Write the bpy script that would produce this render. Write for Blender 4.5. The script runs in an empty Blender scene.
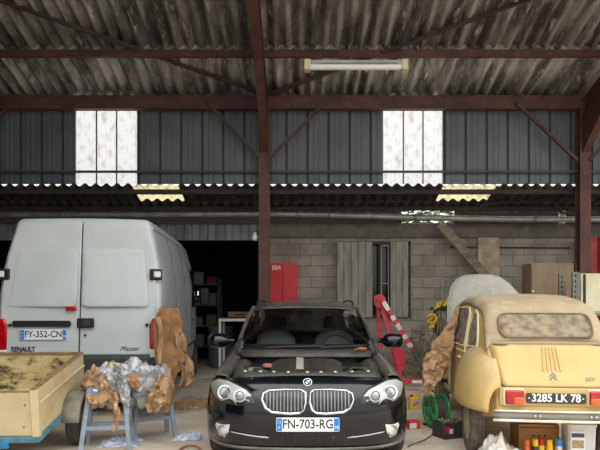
import bpy, bmesh, math, random
from mathutils import Vector, Matrix, noise
R = math.radians
random.seed(7)
SC = bpy.context.scene
COL = SC.collection

# ------------------------------------------------------------------ camera, sky, light, exposure
F, H, HY = 600.0, 1.48, 300.0          # focal length in pixels, eye height, horizon row
cam_d = bpy.data.cameras.new('camera')
cam = bpy.data.objects.new('camera', cam_d); COL.objects.link(cam)
cam.location = (0, 0, H); cam.rotation_euler = (R(90), 0, 0)
cam_d.sensor_width = 36.0; cam_d.lens = 36.0 * F / 600.0
cam_d.shift_y = (HY - 225.0) / 600.0
cam_d.clip_start = 0.05; cam_d.clip_end = 300
SC.camera = cam

world = bpy.data.worlds.new('overcast_sky'); SC.world = world
world.use_nodes = True
wn = world.node_tree; wn.nodes.clear()
wo = wn.nodes.new('ShaderNodeOutputWorld'); wb = wn.nodes.new('ShaderNodeBackground')
wt = wn.nodes.new('ShaderNodeTexCoord'); ws = wn.nodes.new('ShaderNodeSeparateXYZ'); wr = wn.nodes.new('ShaderNodeValToRGB')
wn.links.new(wt.outputs['Generated'], ws.inputs[0]); wn.links.new(ws.outputs['Z'], wr.inputs[0])
wr.color_ramp.elements[0].position = 0.0; wr.color_ramp.elements[0].color = (0.30, 0.31, 0.32, 1)
e_ = wr.color_ramp.elements.new(0.30); e_.color = (0.46, 0.465, 0.47, 1)
wr.color_ramp.elements[2].position = 0.65; wr.color_ramp.elements[2].color = (1.0, 1.0, 1.0, 1)
wn.links.new(wr.outputs[0], wb.inputs[0]); wb.inputs[1].default_value = 1.5
wn.links.new(wb.outputs[0], wo.inputs[0])

SC.view_settings.view_transform = 'Standard'; SC.view_settings.look = 'None'
SC.view_settings.gamma = 1.0; SC.view_settings.use_curve_mapping = False
SC.view_settings.exposure = 1.25

# ------------------------------------------------------------------ helpers
def rgb(r, g, b):
    f = lambda c: (c/255/12.92) if c/255 <= .04045 else ((c/255+.055)/1.055)**2.4
    return (f(r), f(g), f(b), 1)

def at(px, py, D):
    return Vector(((px-300)/F*D, D, H+(HY-py)/F*D))

def interp(tab, x):
    if x <= tab[0][0]: return tab[0][1]
    for (a, b), (c, d) in zip(tab, tab[1:]):
        if x <= c: return b+(d-b)*(x-a)/(c-a)
    return tab[-1][1]

def smooth_interp(tab, x):
    if x <= tab[0][0]: return tab[0][1]
    n = len(tab)
    for i in range(n-1):
        if x <= tab[i+1][0]:
            x0, y0 = tab[i]; x1, y1 = tab[i+1]
            m0 = (y1-tab[i-1][1])/(x1-tab[i-1][0]) if i > 0 else (y1-y0)/(x1-x0)
            m1 = (tab[i+2][1]-y0)/(tab[i+2][0]-x0) if i+2 < n else (y1-y0)/(x1-x0)
            h = x1-x0; t = (x-x0)/h
            return (2*t**3-3*t*t+1)*y0+(t**3-2*t*t+t)*h*m0+(3*t*t-2*t**3)*y1+(t**3-t*t)*h*m1
    return tab[-1][1]

MATS = {}
def M(name, c, rough=.6, metal=0, c2=None, scale=5, mix=(.4, .62), c3=None, scale3=2.5, mix3=(.55, .68), bump=0, bscale=40,
      stretch=(1, 1, 1), coat=0, spec=.5, dust=None, dust_amt=.6):
    if name in MATS: return MATS[name]
    m = bpy.data.materials.new(name); m.use_nodes = True
    t = m.node_tree; N = t.nodes; L = t.links
    b = N['Principled BSDF']
    b.inputs['Roughness'].default_value = rough; b.inputs['Metallic'].default_value = metal
    b.inputs['Base Color'].default_value = c
    b.inputs['Coat Weight'].default_value = coat
    b.inputs['Specular IOR Level'].default_value = spec
    tc = N.new('ShaderNodeTexCoord'); mp = N.new('ShaderNodeMapping'); mp.inputs['Scale'].default_value = stretch
    L.new(tc.outputs['Object'], mp.inputs[0])
    out = None
    def layer(prev, col, sc, rng, det=7):
        nz = N.new('ShaderNodeTexNoise'); nz.inputs['Scale'].default_value = sc; nz.inputs['Detail'].default_value = det
        nz.inputs['Roughness'].default_value = .62
        L.new(mp.outputs[0], nz.inputs['Vector'])
        rp = N.new('ShaderNodeMapRange'); rp.inputs[1].default_value = rng[0]; rp.inputs[2].default_value = rng[1]
        L.new(nz.outputs[0], rp.inputs[0])
        mx = N.new('ShaderNodeMix'); mx.data_type = 'RGBA'
        L.new(rp.outputs[0], mx.inputs[0])
        if prev is None: mx.inputs[6].default_value = c
        else: L.new(prev, mx.inputs[6])
        mx.inputs[7].default_value = col
        return mx.outputs[2]
    if c2: out = layer(out, c2, scale, mix)
    if c3: out = layer(out, c3, scale3, mix3)
    if dust:   # settled dust lies on faces that look up
        g = N.new('ShaderNodeNewGeometry'); sp = N.new('ShaderNodeSeparateXYZ'); L.new(g.outputs['Normal'], sp.inputs[0])
        nz = N.new('ShaderNodeTexNoise'); nz.inputs['Scale'].default_value = 9; nz.inputs['Detail'].default_value = 6
        L.new(tc.outputs['Object'], nz.inputs['Vector'])
        mu = N.new('ShaderNodeMath'); mu.operation = 'MULTIPLY'; L.new(sp.outputs['Z'], mu.inputs[0]); L.new(nz.outputs[0], mu.inputs[1])
        rp = N.new('ShaderNodeMapRange'); rp.inputs[1].default_value = .12; rp.inputs[2].default_value = .6; rp.inputs[4].default_value = dust_amt
        L.new(mu.outputs[0], rp.inputs[0])
        mx = N.new('ShaderNodeMix'); mx.data_type = 'RGBA'; L.new(rp.outputs[0], mx.inputs[0])
        if out is None: mx.inputs[6].default_value = c
        else: L.new(out, mx.inputs[6])
        mx.inputs[7].default_value = dust; out = mx.outputs[2]
        ra = N.new('ShaderNodeMapRange'); ra.inputs[3].default_value = rough; ra.inputs[4].default_value = .8
        L.new(rp.outputs[0], ra.inputs[0]); L.new(ra.outputs[0], b.inputs['Roughness'])
    if out is not None: L.new(out, b.inputs['Base Color'])
    if bump:
        nz = N.new('ShaderNodeTexNoise'); nz.inputs['Scale'].default_value = bscale; nz.inputs['Detail'].default_value = 5
        L.new(mp.outputs[0], nz.inputs['Vector'])
        bp = N.new('ShaderNodeBump'); bp.inputs['Strength'].default_value = bump; bp.inputs['Distance'].default_value = .02
        L.new(nz.outputs[0], bp.inputs['Height']); L.new(bp.outputs[0], b.inputs['Normal'])
    MATS[name] = m; return m

def glass(name, tint, gl=.12, dust=None, dust_amt=0, rough=.02):
    if name in MATS: return MATS[name]
    m = bpy.data.materials.new(name); m.use_nodes = True
    t = m.node_tree; N = t.nodes; L = t.links; N.clear()
    o = N.new('ShaderNodeOutputMaterial'); tr = N.new('ShaderNodeBsdfTransparent'); g = N.new('ShaderNodeBsdfGlossy')
    tr.inputs[0].default_value = tint; g.inputs['Roughness'].default_value = rough
    fr = N.new('ShaderNodeFresnel'); fr.inputs[0].default_value = 1.45
    mx = N.new('ShaderNodeMixShader'); L.new(fr.outputs[0], mx.inputs[0]); L.new(tr.outputs[0], mx.inputs[1]); L.new(g.outputs[0], mx.inputs[2])
    last = mx.outputs[0]
    if dust:
        d = N.new('ShaderNodeBsdfDiffuse'); d.inputs[0].default_value = dust
        tc = N.new('ShaderNodeTexCoord'); nz = N.new('ShaderNodeTexNoise'); nz.inputs['Scale'].default_value = 14; nz.inputs['Detail'].default_value = 7
        L.new(tc.outputs['Object'], nz.inputs['Vector'])
        rp = N.new('ShaderNodeMapRange'); rp.inputs[1].default_value = .32; rp.inputs[2].default_value = .6
        rp.inputs[3].default_value = dust_amt*.35; rp.inputs[4].default_value = dust_amt
        L.new(nz.outputs[0], rp.inputs[0])
        m2 = N.new('ShaderNodeMixShader'); L.new(rp.outputs[0], m2.inputs[0]); L.new(last, m2.inputs[1]); L.new(d.outputs[0], m2.inputs[2])
        last = m2.outputs[0]
    L.new(last, o.inputs[0]); MATS[name] = m; return m

def translucent(name, col, col2, scale=6, trans=.7, stretch=(1, 1, 1)):
    if name in MATS: return MATS[name]
    m = bpy.data.materials.new(name); m.use_nodes = True
    t = m.node_tree; N = t.nodes; L = t.links; N.clear()
    o = N.new('ShaderNodeOutputMaterial'); tr = N.new('ShaderNodeBsdfTranslucent'); d = N.new('ShaderNodeBsdfDiffuse')
    tc = N.new('ShaderNodeTexCoord'); mp = N.new('ShaderNodeMapping'); mp.inputs['Scale'].default_value = stretch
    nz = N.new('ShaderNodeTexNoise'); nz.inputs['Scale'].default_value = scale; nz.inputs['Detail'].default_value = 8
    L.new(tc.outputs['Object'], mp.inputs[0]); L.new(mp.outputs[0], nz.inputs['Vector'])
    rp = N.new('ShaderNodeMapRange'); rp.inputs[1].default_value = .5; rp.inputs[2].default_value = .75; L.new(nz.outputs[0], rp.inputs[0])
    cm = N.new('ShaderNodeMix'); cm.data_type = 'RGBA'; cm.inputs[6].default_value = col; cm.inputs[7].default_value = col2
    L.new(rp.outputs[0], cm.inputs[0]); L.new(cm.outputs[2], tr.inputs[0]); L.new(cm.outputs[2], d.inputs[0])
    mx = N.new('ShaderNodeMixShader'); mx.inputs[0].default_value = trans
    L.new(d.outputs[0], mx.inputs[1]); L.new(tr.outputs[0], mx.inputs[2]); L.new(mx.outputs[0], o.inputs[0])
    MATS[name] = m; return m

class MB:
    def __init__(s): s.v = []; s.f = []
    def add(s, vs, fs):
        n = len(s.v); s.v += [Vector(v) for v in vs]; s.f += [[i+n for i in f] for f in fs]; return s
    def box(s, c, d, rot=None):
        hx, hy, hz = d[0]/2, d[1]/2, d[2]/2
        vs = [Vector((x*hx, y*hy, z*hz)) for x in (-1, 1) for y in (-1, 1) for z in (-1, 1)]
        if rot is not None:
            Q = rot.to_3x3() if isinstance(rot, Matrix) else Matrix.Rotation(rot, 3, 'Z')
            vs = [Q @ v for v in vs]
        c = Vector(c)
        return s.add([v+c for v in vs], [(0, 1, 3, 2), (4, 6, 7, 5), (0, 4, 5, 1), (2, 3, 7, 6), (0, 2, 6, 4), (1, 5, 7, 3)])
    def bar(s, a, b, w, h, up=(0, 0, 1)):
        a, b = Vector(a), Vector(b); d = (b-a); l = d.length; d.normalize()
        up = Vector(up)
        if abs(d.dot(up)) > .98: up = Vector((0, 1, 0))
        x = d.cross(up).normalized(); z = x.cross(d)
        Q = Matrix((x, d, z)).transposed()
        return s.box((a+b)/2, (w, l, h), Q.to_4x4())
    def tube(s, pts, r, n=8, closed=False, cap=True):
        pts = [Vector(p) for p in pts]; m = len(pts); base = len(s.v)
        prev = None
        for i, p in enumerate(pts):
            if closed: d = pts[(i+1) % m]-pts[i-1]
            else: d = pts[min(i+1, m-1)]-pts[max(i-1, 0)]
            d.normalize()
            if prev is None:
                x = d.cross(Vector((0, 0, 1)));
                if x.length < .1: x = d.cross(Vector((0, 1, 0)))
            else: x = prev-d*prev.dot(d)
            x.normalize(); prev = x; y = d.cross(x)
            rr = r[i] if isinstance(r, (list, tuple)) else r
            for k in range(n):
                a = 2*math.pi*k/n; s.v.append(p+x*math.cos(a)*rr+y*math.sin(a)*rr)
        for i in range(m if closed else m-1):
            j = (i+1) % m
            for k in range(n):
                s.f.append([base+i*n+k, base+i*n+(k+1) % n, base+j*n+(k+1) % n, base+j*n+k])
        if cap and not closed:
            s.f.append([base+k for k in range(n)][::-1]); s.f.append([base+(m-1)*n+k for k in range(n)])
        return s
    def loft(s, secs, closed=True, cap=True):
        base = len(s.v); n = len(secs[0])
        for q in secs: s.v += [Vector(p) for p in q]
        for i in range(len(secs)-1):
            for k in range(n if closed else n-1):
                k2 = (k+1) % n
                s.f.append([base+i*n+k, base+i*n+k2, base+(i+1)*n+k2, base+(i+1)*n+k])
        if closed and cap:
            s.f.append([base+k for k in range(n)][::-1]); s.f.append([base+(len(secs)-1)*n+k for k in range(n)])
        return s
    def grid(s, fn, nu, nv):
        return s.loft([[fn(i/nu, j/nv) for j in range(nv+1)] for i in range(nu+1)], closed=False)
    def prism(s, poly, fn0, fn1):
        a = [fn0(p) for p in poly]; b = [fn1(p) for p in poly]
        return s.loft([a, b], closed=True, cap=True)
    def lathe(s, prof, c, axis, n=24, cap=True):
        c = Vector(c); ax = Vector(axis).normalized(); x = ax.orthogonal().normalized(); y = ax.cross(x)
        secs = [[c+ax*h+(x*math.cos(2*math.pi*k/n)+y*math.sin(2*math.pi*k/n))*max(r, 1e-4) for k in range(n)] for r, h in prof]
        return s.loft(secs, closed=True, cap=cap)
    def patch(s, outline, fn, rings=4):
        cx = sum(p[0] for p in outline)/len(outline); cy = sum(p[1] for p in outline)/len(outline)
        base = len(s.v); n = len(outline)
        for r in range(rings):
            t = 1-r/rings
            for p in outline: s.v.append(Vector(fn(cx+(p[0]-cx)*t, cy+(p[1]-cy)*t, t)))
        s.v.append(Vector(fn(cx, cy, 0)))
        for r in range(rings-1):
            for k in range(n):
                k2 = (k+1) % n
                s.f.append([base+r*n+k, base+r*n+k2, base+(r+1)*n+k2, base+(r+1)*n+k])
        for k in range(n): s.f.append([base+(rings-1)*n+k, base+(rings-1)*n+(k+1) % n, base+rings*n])
        return s
    def build(s, name, mat, parent=None, bevel=0, smooth=True, angle=40, subsurf=0, solid=0, seg=2):
        me = bpy.data.meshes.new(name)
        me.from_pydata([tuple(v) for v in s.v], [], s.f)
        bm = bmesh.new(); bm.from_mesh(me)
        bmesh.ops.recalc_face_normals(bm, faces=bm.faces); bm.to_mesh(me); bm.free()
        if smooth:
            for p in me.polygons: p.use_smooth = True
            me.set_sharp_from_angle(angle=R(angle))
        me.materials.append(mat)
        o = bpy.data.objects.new(name, me); COL.objects.link(o)
        if parent: o.parent = parent
        if solid:
            d = o.modifiers.new('thickness', 'SOLIDIFY'); d.thickness = solid; d.offset = 0
        if bevel:
            d = o.modifiers.new('bevel', 'BEVEL'); d.width = bevel; d.segments = seg; d.limit_method = 'ANGLE'; d.angle_limit = R(35)
        if subsurf:
            d = o.modifiers.new('subsurf', 'SUBSURF'); d.levels = subsurf; d.render_levels = subsurf
        return o

def tag(o, label, cat, group=None, kind=None):
    o['label'] = label; o['category'] = cat
    if group: o['group'] = group
    if kind: o['kind'] = kind
    return o
def thing(name, label, cat, loc=(0, 0, 0), rz=0, group=None):
    o = bpy.data.objects.new(name, None); COL.objects.link(o); o.empty_display_size = .2
    o.location = loc; o.rotation_euler = (0, 0, rz)
    return tag(o, label, cat, group)
def structure(o, label=None, cat=None):
    o['kind'] = 'structure'
    if label: o['label'] = label
    if cat: o['category'] = cat
    return o

def text(s, size, mat, parent, loc, rot=(R(90), 0, 0), name='lettering', ext=.0012, sx=1, italic=0, bold=0, spacing=1):
    c = bpy.data.curves.new(name, 'FONT'); c.body = s; c.size = size; c.extrude = ext; c.align_x = 'CENTER'; c.align_y = 'CENTER'
    c.shear = italic; c.offset = bold; c.space_character = spacing; c.resolution_u = 3
    o = bpy.data.objects.new(name+'_curve', c); COL.objects.link(o)
    dg = bpy.context.evaluated_depsgraph_get()
    me = bpy.data.meshes.new_from_object(o.evaluated_get(dg)); me.name = name
    COL.objects.unlink(o); bpy.data.objects.remove(o)
    me.materials.clear(); me.materials.append(mat)
    b = bpy.data.objects.new(name, me); COL.objects.link(b); b.parent = parent
    b.location = loc; b.rotation_euler = rot; b.scale = (sx, 1, 1)
    return b

def rrect(x0, x1, z0, z1, r, n=5):
    pts = []
    for cx, cz, a0 in ((x1-r, z1-r, 0), (x0+r, z1-r, 90), (x0+r, z0+r, 180), (x1-r, z0+r, 270)):
        for k in range(n+1):
            a = R(a0+90*k/n); pts.append((cx+r*math.cos(a), cz+r*math.sin(a)))
    return pts

def rnoise(p, sc, seed=0, octv=4):
    return noise.fractal(Vector((p[0]*sc+seed*7.3, p[1]*sc-seed*3.1, p[2]*sc+seed*1.7)), .75, 2.1, octv, noise_basis='PERLIN_ORIGINAL')

def ridge(p, sc, seed=0):
    q = Vector((p[0]*sc+seed*5.7, p[1]*sc+seed*2.9, p[2]*sc-seed*4.1))
    return noise.ridged_multi_fractal(q, 1.0, 2.0, 3, 1.0, 2.0, noise_basis='PERLIN_ORIGINAL')-1.0

# ------------------------------------------------------------------ materials
m_floor = M('concrete_floor', rgb(214, 200, 180), .85, c2=rgb(192, 178, 160), scale=1.6, c3=rgb(148, 136, 122), scale3=.9, mix3=(.56, .72), bump=.25, bscale=14)
m_yard = M('yard_gravel', rgb(128, 122, 112), .95, c2=rgb(108, 102, 92), scale=3)
m_roof = M('weathered_fibre_cement', rgb(186, 182, 175), .95, c2=rgb(90, 86, 82), scale=2.0, mix=(.40, .58), c3=rgb(240, 236, 228), scale3=4.0, mix3=(.58, .72), stretch=(3.0, .6, .6), bump=.3, bscale=30)
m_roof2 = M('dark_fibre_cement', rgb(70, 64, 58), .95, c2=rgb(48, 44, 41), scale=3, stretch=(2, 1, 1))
m_steel = M('oxide_red_steel', rgb(98, 60, 52), .65, c2=rgb(70, 45, 40), scale=4, c3=rgb(128, 92, 80), scale3=7, mix3=(.62, .78))
m_brace = M('dull_brown_steel', rgb(84, 60, 54), .65, c2=rgb(60, 46, 43), scale=6)
m_rail = M('grey_rail', rgb(72, 70, 68), .6)
m_clad = M('grey_ribbed_steel', rgb(98, 104, 106), .5, c2=rgb(86, 92, 94), scale=1.5, metal=.0)
m_cladrib = M('dark_rib_joint', rgb(46, 50, 53), .6)
m_galv = M('galvanised_steel', rgb(138, 140, 138), .45, metal=.35, c2=rgb(108, 110, 108), scale=5)
m_galvd = M('dull_galvanised_sheet', rgb(128, 130, 128), .6, metal=.2, c2=rgb(96, 98, 97), scale=3, stretch=(1, 1, .3))
m_beamd = M('dark_old_timber', rgb(62, 54, 47), .85, c2=rgb(42, 37, 33), scale=6, stretch=(.4, 3, 3))
m_darkwall = M('dark_wall', rgb(46, 44, 42), .95, c2=rgb(30, 29, 28), scale=2)  # very dark grey with random darker tone
m_black = M('black_plastic', rgb(22, 22, 23), .5)
m_blackm = M('matt_black', rgb(14, 14, 15), .8)
m_rubber = M('tyre_rubber', rgb(52, 50, 48), .85, c2=rgb(72, 68, 63), scale=9)
m_dustyrubber = M('dusty_tyre_rubber', rgb(112, 103, 90), .9, c2=rgb(82, 76, 68), scale=14)
m_white = M('white_plastic', rgb(222, 222, 218), .5)
m_chrome = M('chrome', rgb(225, 226, 228), .18, metal=1)
m_kraft = M('kraft_paper', rgb(182, 146, 108), .8, c2=rgb(154, 118, 82), scale=5, c3=rgb(222, 190, 152), scale3=9, mix3=(.55, .72), bump=.2, bscale=22)
m_kraftd = M('brown_masking_paper', rgb(158, 116, 76), .8, c2=rgb(138, 98, 62), scale=6, c3=rgb(170, 128, 88), scale3=8, mix3=(.6, .75), bump=.2, bscale=22)
m_blue = M('plate_blue', rgb(28, 118, 205), .5)
m_platew = M('plate_white', rgb(232, 234, 232), .4)
m_ink = M('plate_ink', rgb(28, 30, 34), .5)
m_red = M('signal_red', rgb(205, 28, 36), .45, c2=rgb(180, 24, 32), scale=4)
m_redlens = M('red_lens', rgb(190, 16, 26), .15, c2=rgb(150, 8, 18), scale=16, coat=.5)
m_orangelens = M('amber_lens', rgb(232, 92, 40), .2, coat=.5)

def block_material(name, c, c2, mortar, bw, bh):
    m = bpy.data.materials.new(name); m.use_nodes = True
    t = m.node_tree; N = t.nodes; L = t.links; b = N['Principled BSDF']; b.inputs['Roughness'].default_value = .95
    tc = N.new('ShaderNodeTexCoord'); sp = N.new('ShaderNodeSeparateXYZ'); cb = N.new('ShaderNodeCombineXYZ')
    L.new(tc.outputs['Object'], sp.inputs[0]); L.new(sp.outputs['X'], cb.inputs['X']); L.new(sp.outputs['Z'], cb.inputs['Y'])
    br = N.new('ShaderNodeTexBrick'); L.new(cb.outputs[0], br.inputs['Vector'])
    br.inputs['Color1'].default_value = c; br.inputs['Color2'].default_value = c2; br.inputs['Mortar'].default_value = mortar
    br.inputs['Scale'].default_value = 1; br.inputs['Mortar Size'].default_value = .009; br.inputs['Brick Width'].default_value = bw
    br.inputs['Row Height'].default_value = bh; br.inputs['Mortar Smooth'].default_value = .2
    nz = N.new('ShaderNodeTexNoise'); nz.inputs['Scale'].default_value = 2.2; nz.inputs['Detail'].default_value = 8; L.new(tc.outputs['Object'], nz.inputs['Vector'])
    rp = N.new('ShaderNodeMapRange'); rp.inputs[1].default_value = .3; rp.inputs[2].default_value = .7; rp.inputs[3].default_value = .62; rp.inputs[4].default_value = 1.2
    L.new(nz.outputs[0], rp.inputs[0])
    mx = N.new('ShaderNodeMix'); mx.data_type = 'RGBA'; mx.blend_type = 'MULTIPLY'; mx.inputs[0].default_value = 1
    L.new(br.outputs['Color'], mx.inputs[6]); L.new(rp.outputs[0], mx.inputs[7]); L.new(mx.outputs[2], b.inputs['Base Color'])
    bp = N.new('ShaderNodeBump'); bp.inputs['Strength'].default_value = .6; bp.inputs['Distance'].default_value = .01; bp.invert = True
    L.new(br.outputs['Fac'], bp.inputs['Height']); L.new(bp.outputs[0], b.inputs['Normal'])
    return m
m_block = block_material('concrete_blocks', rgb(150, 143, 129), rgb(136, 129, 116), rgb(118, 111, 100), .44, .215)
m_lintel = M('rough_concrete', rgb(104, 97, 88), .95, c2=rgb(80, 75, 68), scale=4, bump=.3)
m_pilaster = M('sandy_render', rgb(172, 156, 128), .95, c2=rgb(140, 126, 104), scale=5, bump=.2)

# ================================================================== SETTING
P = 10.5                                   # depth of the steel frame
XL, XR = -7.6, 12.5
EAVE = H+(HY-97)/F*P                       # top of the eaves beam
SL = .30                                   # roof slope, rising to the open front
def roof_z(y): return EAVE+SL*(P-y)

structure(MB().box((2.5, 9.5, -.1), (21, 23, .2)).build('floor', m_floor), 'dusty grey concrete shop floor', 'floor')
structure(MB().box((2.5, -27, -.13), (90, 50, .2)).build('yard_ground', m_yard), 'pale gravel yard in front of the open shed', 'ground')

def corrugated(x0, x1, a, b, pitch, amp, n=8, ny=1):
    k = max(2, int((x1-x0)/pitch*n)); mb = MB()
    d = Vector((0, b[0]-a[0], b[1]-a[1])).normalized(); nn = Vector((0, -d.z, d.y))
    def fn(i, j):
        x = x0+(x1-x0)*i; w = amp*math.cos(2*math.pi*x/pitch)
        return Vector((x, a[0]+(b[0]-a[0])*j, a[1]+(b[1]-a[1])*j))+nn*w
    return mb.grid(fn, k, ny)

Y_FRONT = 5.6
structure(corrugated(XL, XR, (P+.12, roof_z(P+.12)+.05), (9.36, roof_z(9.36)+.05), .19, .044).build('ceiling', m_roof, solid=.007, angle=80), 'weathered corrugated fibre cement roof sheets next to the rear wall', 'roof')
structure(corrugated(XL, -3.0, (Y_FRONT+.1, roof_z(Y_FRONT+.1)+.08), (1.6, roof_z(1.6)+.08), .19, .044).build('ceiling_light_block', m_roof, solid=.007, angle=80), 'unseen corrugated roof added over the left bay to darken it', 'roof')  # added out of view so the left cladding gets less light
structure(MB().box(((XL-3.6)/2, 1.7, 3.7), (-3.6-XL, .15, 7.8)).build('wall_light_block', m_darkwall), 'unseen wall added at the front of the left bay to cut its light', 'wall')  # added out of view to block front light from the left bay
structure(corrugated(XL, XR, (9.46, roof_z(9.46)+.065), (Y_FRONT, roof_z(Y_FRONT)+.065), .19, .044).build('ceiling_upper', m_roof, solid=.007, angle=80), 'weathered corrugated fibre cement roof sheets rising to the front', 'roof')
# side walls
structure(MB().box((XL-.1, 5.0, 4), (.2, 14, 9)).build('wall_left', m_darkwall), 'dark left wall of the shed', 'wall')
structure(MB().box((XR+.1, 9.9, 4), (.2, 4.2, 9)).build('wall_right', m_darkwall), 'dark right wall of the shed', 'wall')

# steel frame
def i_section(mb, a, b, w, h, up, tf=.014, tw=.01):
    a, b = Vector(a), Vector(b); d = (b-a).normalized(); up = Vector(up)
    x = d.cross(up).normalized(); z = x.cross(d)
    mb.bar(a+z*(h/2-tf/2), b+z*(h/2-tf/2), w, tf, up); mb.bar(a-z*(h/2-tf/2), b-z*(h/2-tf/2), w, tf, up); mb.bar(a, b, tw, h-2*tf, up)
POSTS = [((-53-300)/F*P), ((264.5-300)/F*P), ((583-300)/F*P), ((901-300)/F*P)]
pn = ['left corner steel post of the rear frame', 'brown steel post between the van and the red wall cabinet', 'brown steel post beside the pale cabinet at the right edge', 'right corner steel post of the rear frame']
for k, X in enumerate(POSTS):
    mb = MB(); i_section(mb, (X, P, 0), (X, P, EAVE-.02), .19, .19, (0, 1, 0))
    mb.box((X, P, .012), (.3, .3, .024))
    structure(mb.build('steel_post', m_steel, smooth=False), pn[k], 'post')
    mb = MB(); up = (0, SL, 1)
    z0 = roof_z(P)-.27
    i_section(mb, (X, P, z0), (X, Y_FRONT, z0+SL*(P-Y_FRONT)), .14, .30, (0, 0, 1))
    mb.prism([(P-.1, z0-.12), (P-.1, z0-.72), (P-1.5, z0-.12+SL*1.4)], lambda p: (X-.06, p[0], p[1]), lambda p: (X+.06, p[0], p[1]))
    structure(mb.build('roof_rafter', m_steel, smooth=False), ['leftmost rafter running up to the front', 'brown rafter rising above the post between van and red cabinet', 'brown haunched rafter at the right edge of the frame', 'rafter beyond the right edge'][k], 'rafter')
mb = MB(); i_section(mb, (XL, P-.02, EAVE-.115), (XR, P-.02, EAVE-.115), .14, .23, (0, 0, 1)); mb.box(((XL+XR)/2, P-.09, EAVE-.115), (XR-XL, .012, .2))
structure(mb.build('eaves_beam', m_steel, smooth=False), 'long brown steel beam along the top of the rear wall', 'beam')
for y, r_, l in ((9.38, .09, 'steel purlin just above the rear wall'), (8.24, .10, 'steel purlin at the top of the view'), (7.2, .10, 'steel purlin above the view')):
    structure(MB().box(((XL+XR)/2, y, roof_z(y)-.04), (XR-XL, .07, .11)).build('roof_purlin', m_steel, bevel=.005), l, 'purlin')
# roof wind braces (angle bars below the purlins)
for (a, b, l) in (((255, 91, 10.25), (-40, -14, 8.2), 'angle bar brace crossing the left roof bay'), ((272, 93, 10.25), (545, -7, 8.3), 'angle bar brace crossing the middle roof bay')):
    structure(MB().bar(at(*a), at(*b), .06, .05).build('roof_brace', m_brace, smooth=False), l, 'brace')
# knee braces
for (a, b, l) in (((207, 102), (259, 157), 'knee brace left of the post between van and red cabinet'), ((326, 102), (270, 157), 'knee brace right of the post between van and red cabinet'),
                  ((516, 103), (577, 160), 'knee brace left of the right-hand post'), ((648, 103), (590, 160), 'knee brace right of the right-hand post'), ((14, 102), (-46, 160), 'knee brace in the upper left corner')):
    A, B = at(a[0], a[1], P-.13), at(b[0], b[1], P-.1)
    mb = MB().bar(A, B, .05, .05, (0, 1, 0)); mb.lathe([(.03, -.01), (.03, .012), (.012, .016)], A+Vector((0, -.03, 0)), (0, -1, 0), 8)
    structure(mb.build('knee_brace', m_brace, smooth=False), l, 'brace')
# cladding rail
structure(MB().box(((XL+XR)/2, P+.06, H+(HY-171)/F*P), (XR-XL, .05, .038)).build('cladding_rail', m_rail, bevel=.004), 'thin horizontal rail across the grey cladding', 'rail')

# ribbed cladding with two translucent strips
CL0, CL1, CLY = 3.532, EAVE+.02, P+.13
WIN = [((76-300)/F*CLY, (137-300)/F*CLY), ((383-300)/F*CLY, (442.5-300)/F*CLY)]
def ribbed(x0, x1, z0, z1, y, pitch=.373):
    prof = []; x = x0
    while x < x1-1e-4:
        e = min(x+pitch, x1)
        prof += [(x, y), (min(x+.012, e), y-.0), (min(x+.02, e), y+.028), (min(x+.052, e), y+.028), (min(x+.06, e), y)]
        for q in (.145, .235):
            if x+q+.03 < e: prof += [(x+q, y), (x+q+.008, y-.008), (x+q+.022, y-.008), (x+q+.03, y)]
        x = e
    prof.append((x1, y))
    return MB().loft([[(p[0], p[1], z0) for p in prof], [(p[0], p[1], z1) for p in prof]], closed=False)
segs = [(XL, WIN[0][0]), (WIN[0][1], WIN[1][0]), (WIN[1][1], XR)]
for (a, b), l in zip(segs, ('left', 'between the two bright strips', 'right of the right bright strip')):
    structure(ribbed(a, b, CL0, CL1, CLY).build('wall_back_upper', m_clad, solid=.003, smooth=False), 'grey ribbed steel cladding '+l, 'wall')
    mb = MB(); x = a
    while x < b-.08:
        mb.box((x+.036, CLY+.022, (CL0+CL1)/2), (.044, .004, CL1-CL0-.01)); x += .373
    structure(mb.build('trim_cladding_joint', m_cladrib, smooth=False), 'dark joints in the grey cladding '+l, 'trim')
m_sky1 = translucent('milky_roof_plastic', (.86, .86, .84, 1), (.58, .52, .42, 1), 9, .78, (1, 1, .6))
for k, (a, b) in enumerate(WIN):
    r = structure(thing('window_%d' % (k+1), ['bright milky plastic panel in the cladding above the van', 'bright milky plastic panel in the cladding right of centre'][k], 'window', (a, CLY, 0)))
    w = b-a
    mb = corrugated(0, w, (0, CL0), (0, CL1), .076, .008, 8); mb.build('plastic_sheet', m_sky1, r, angle=80)
    mb = MB()
    for q in (.34, .67): mb.box((w*q, -.012, (CL0+CL1)/2), (.02, .02, CL1-CL0))
    mb.build('glazing_bar', m_brace, r, smooth=False)

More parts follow.
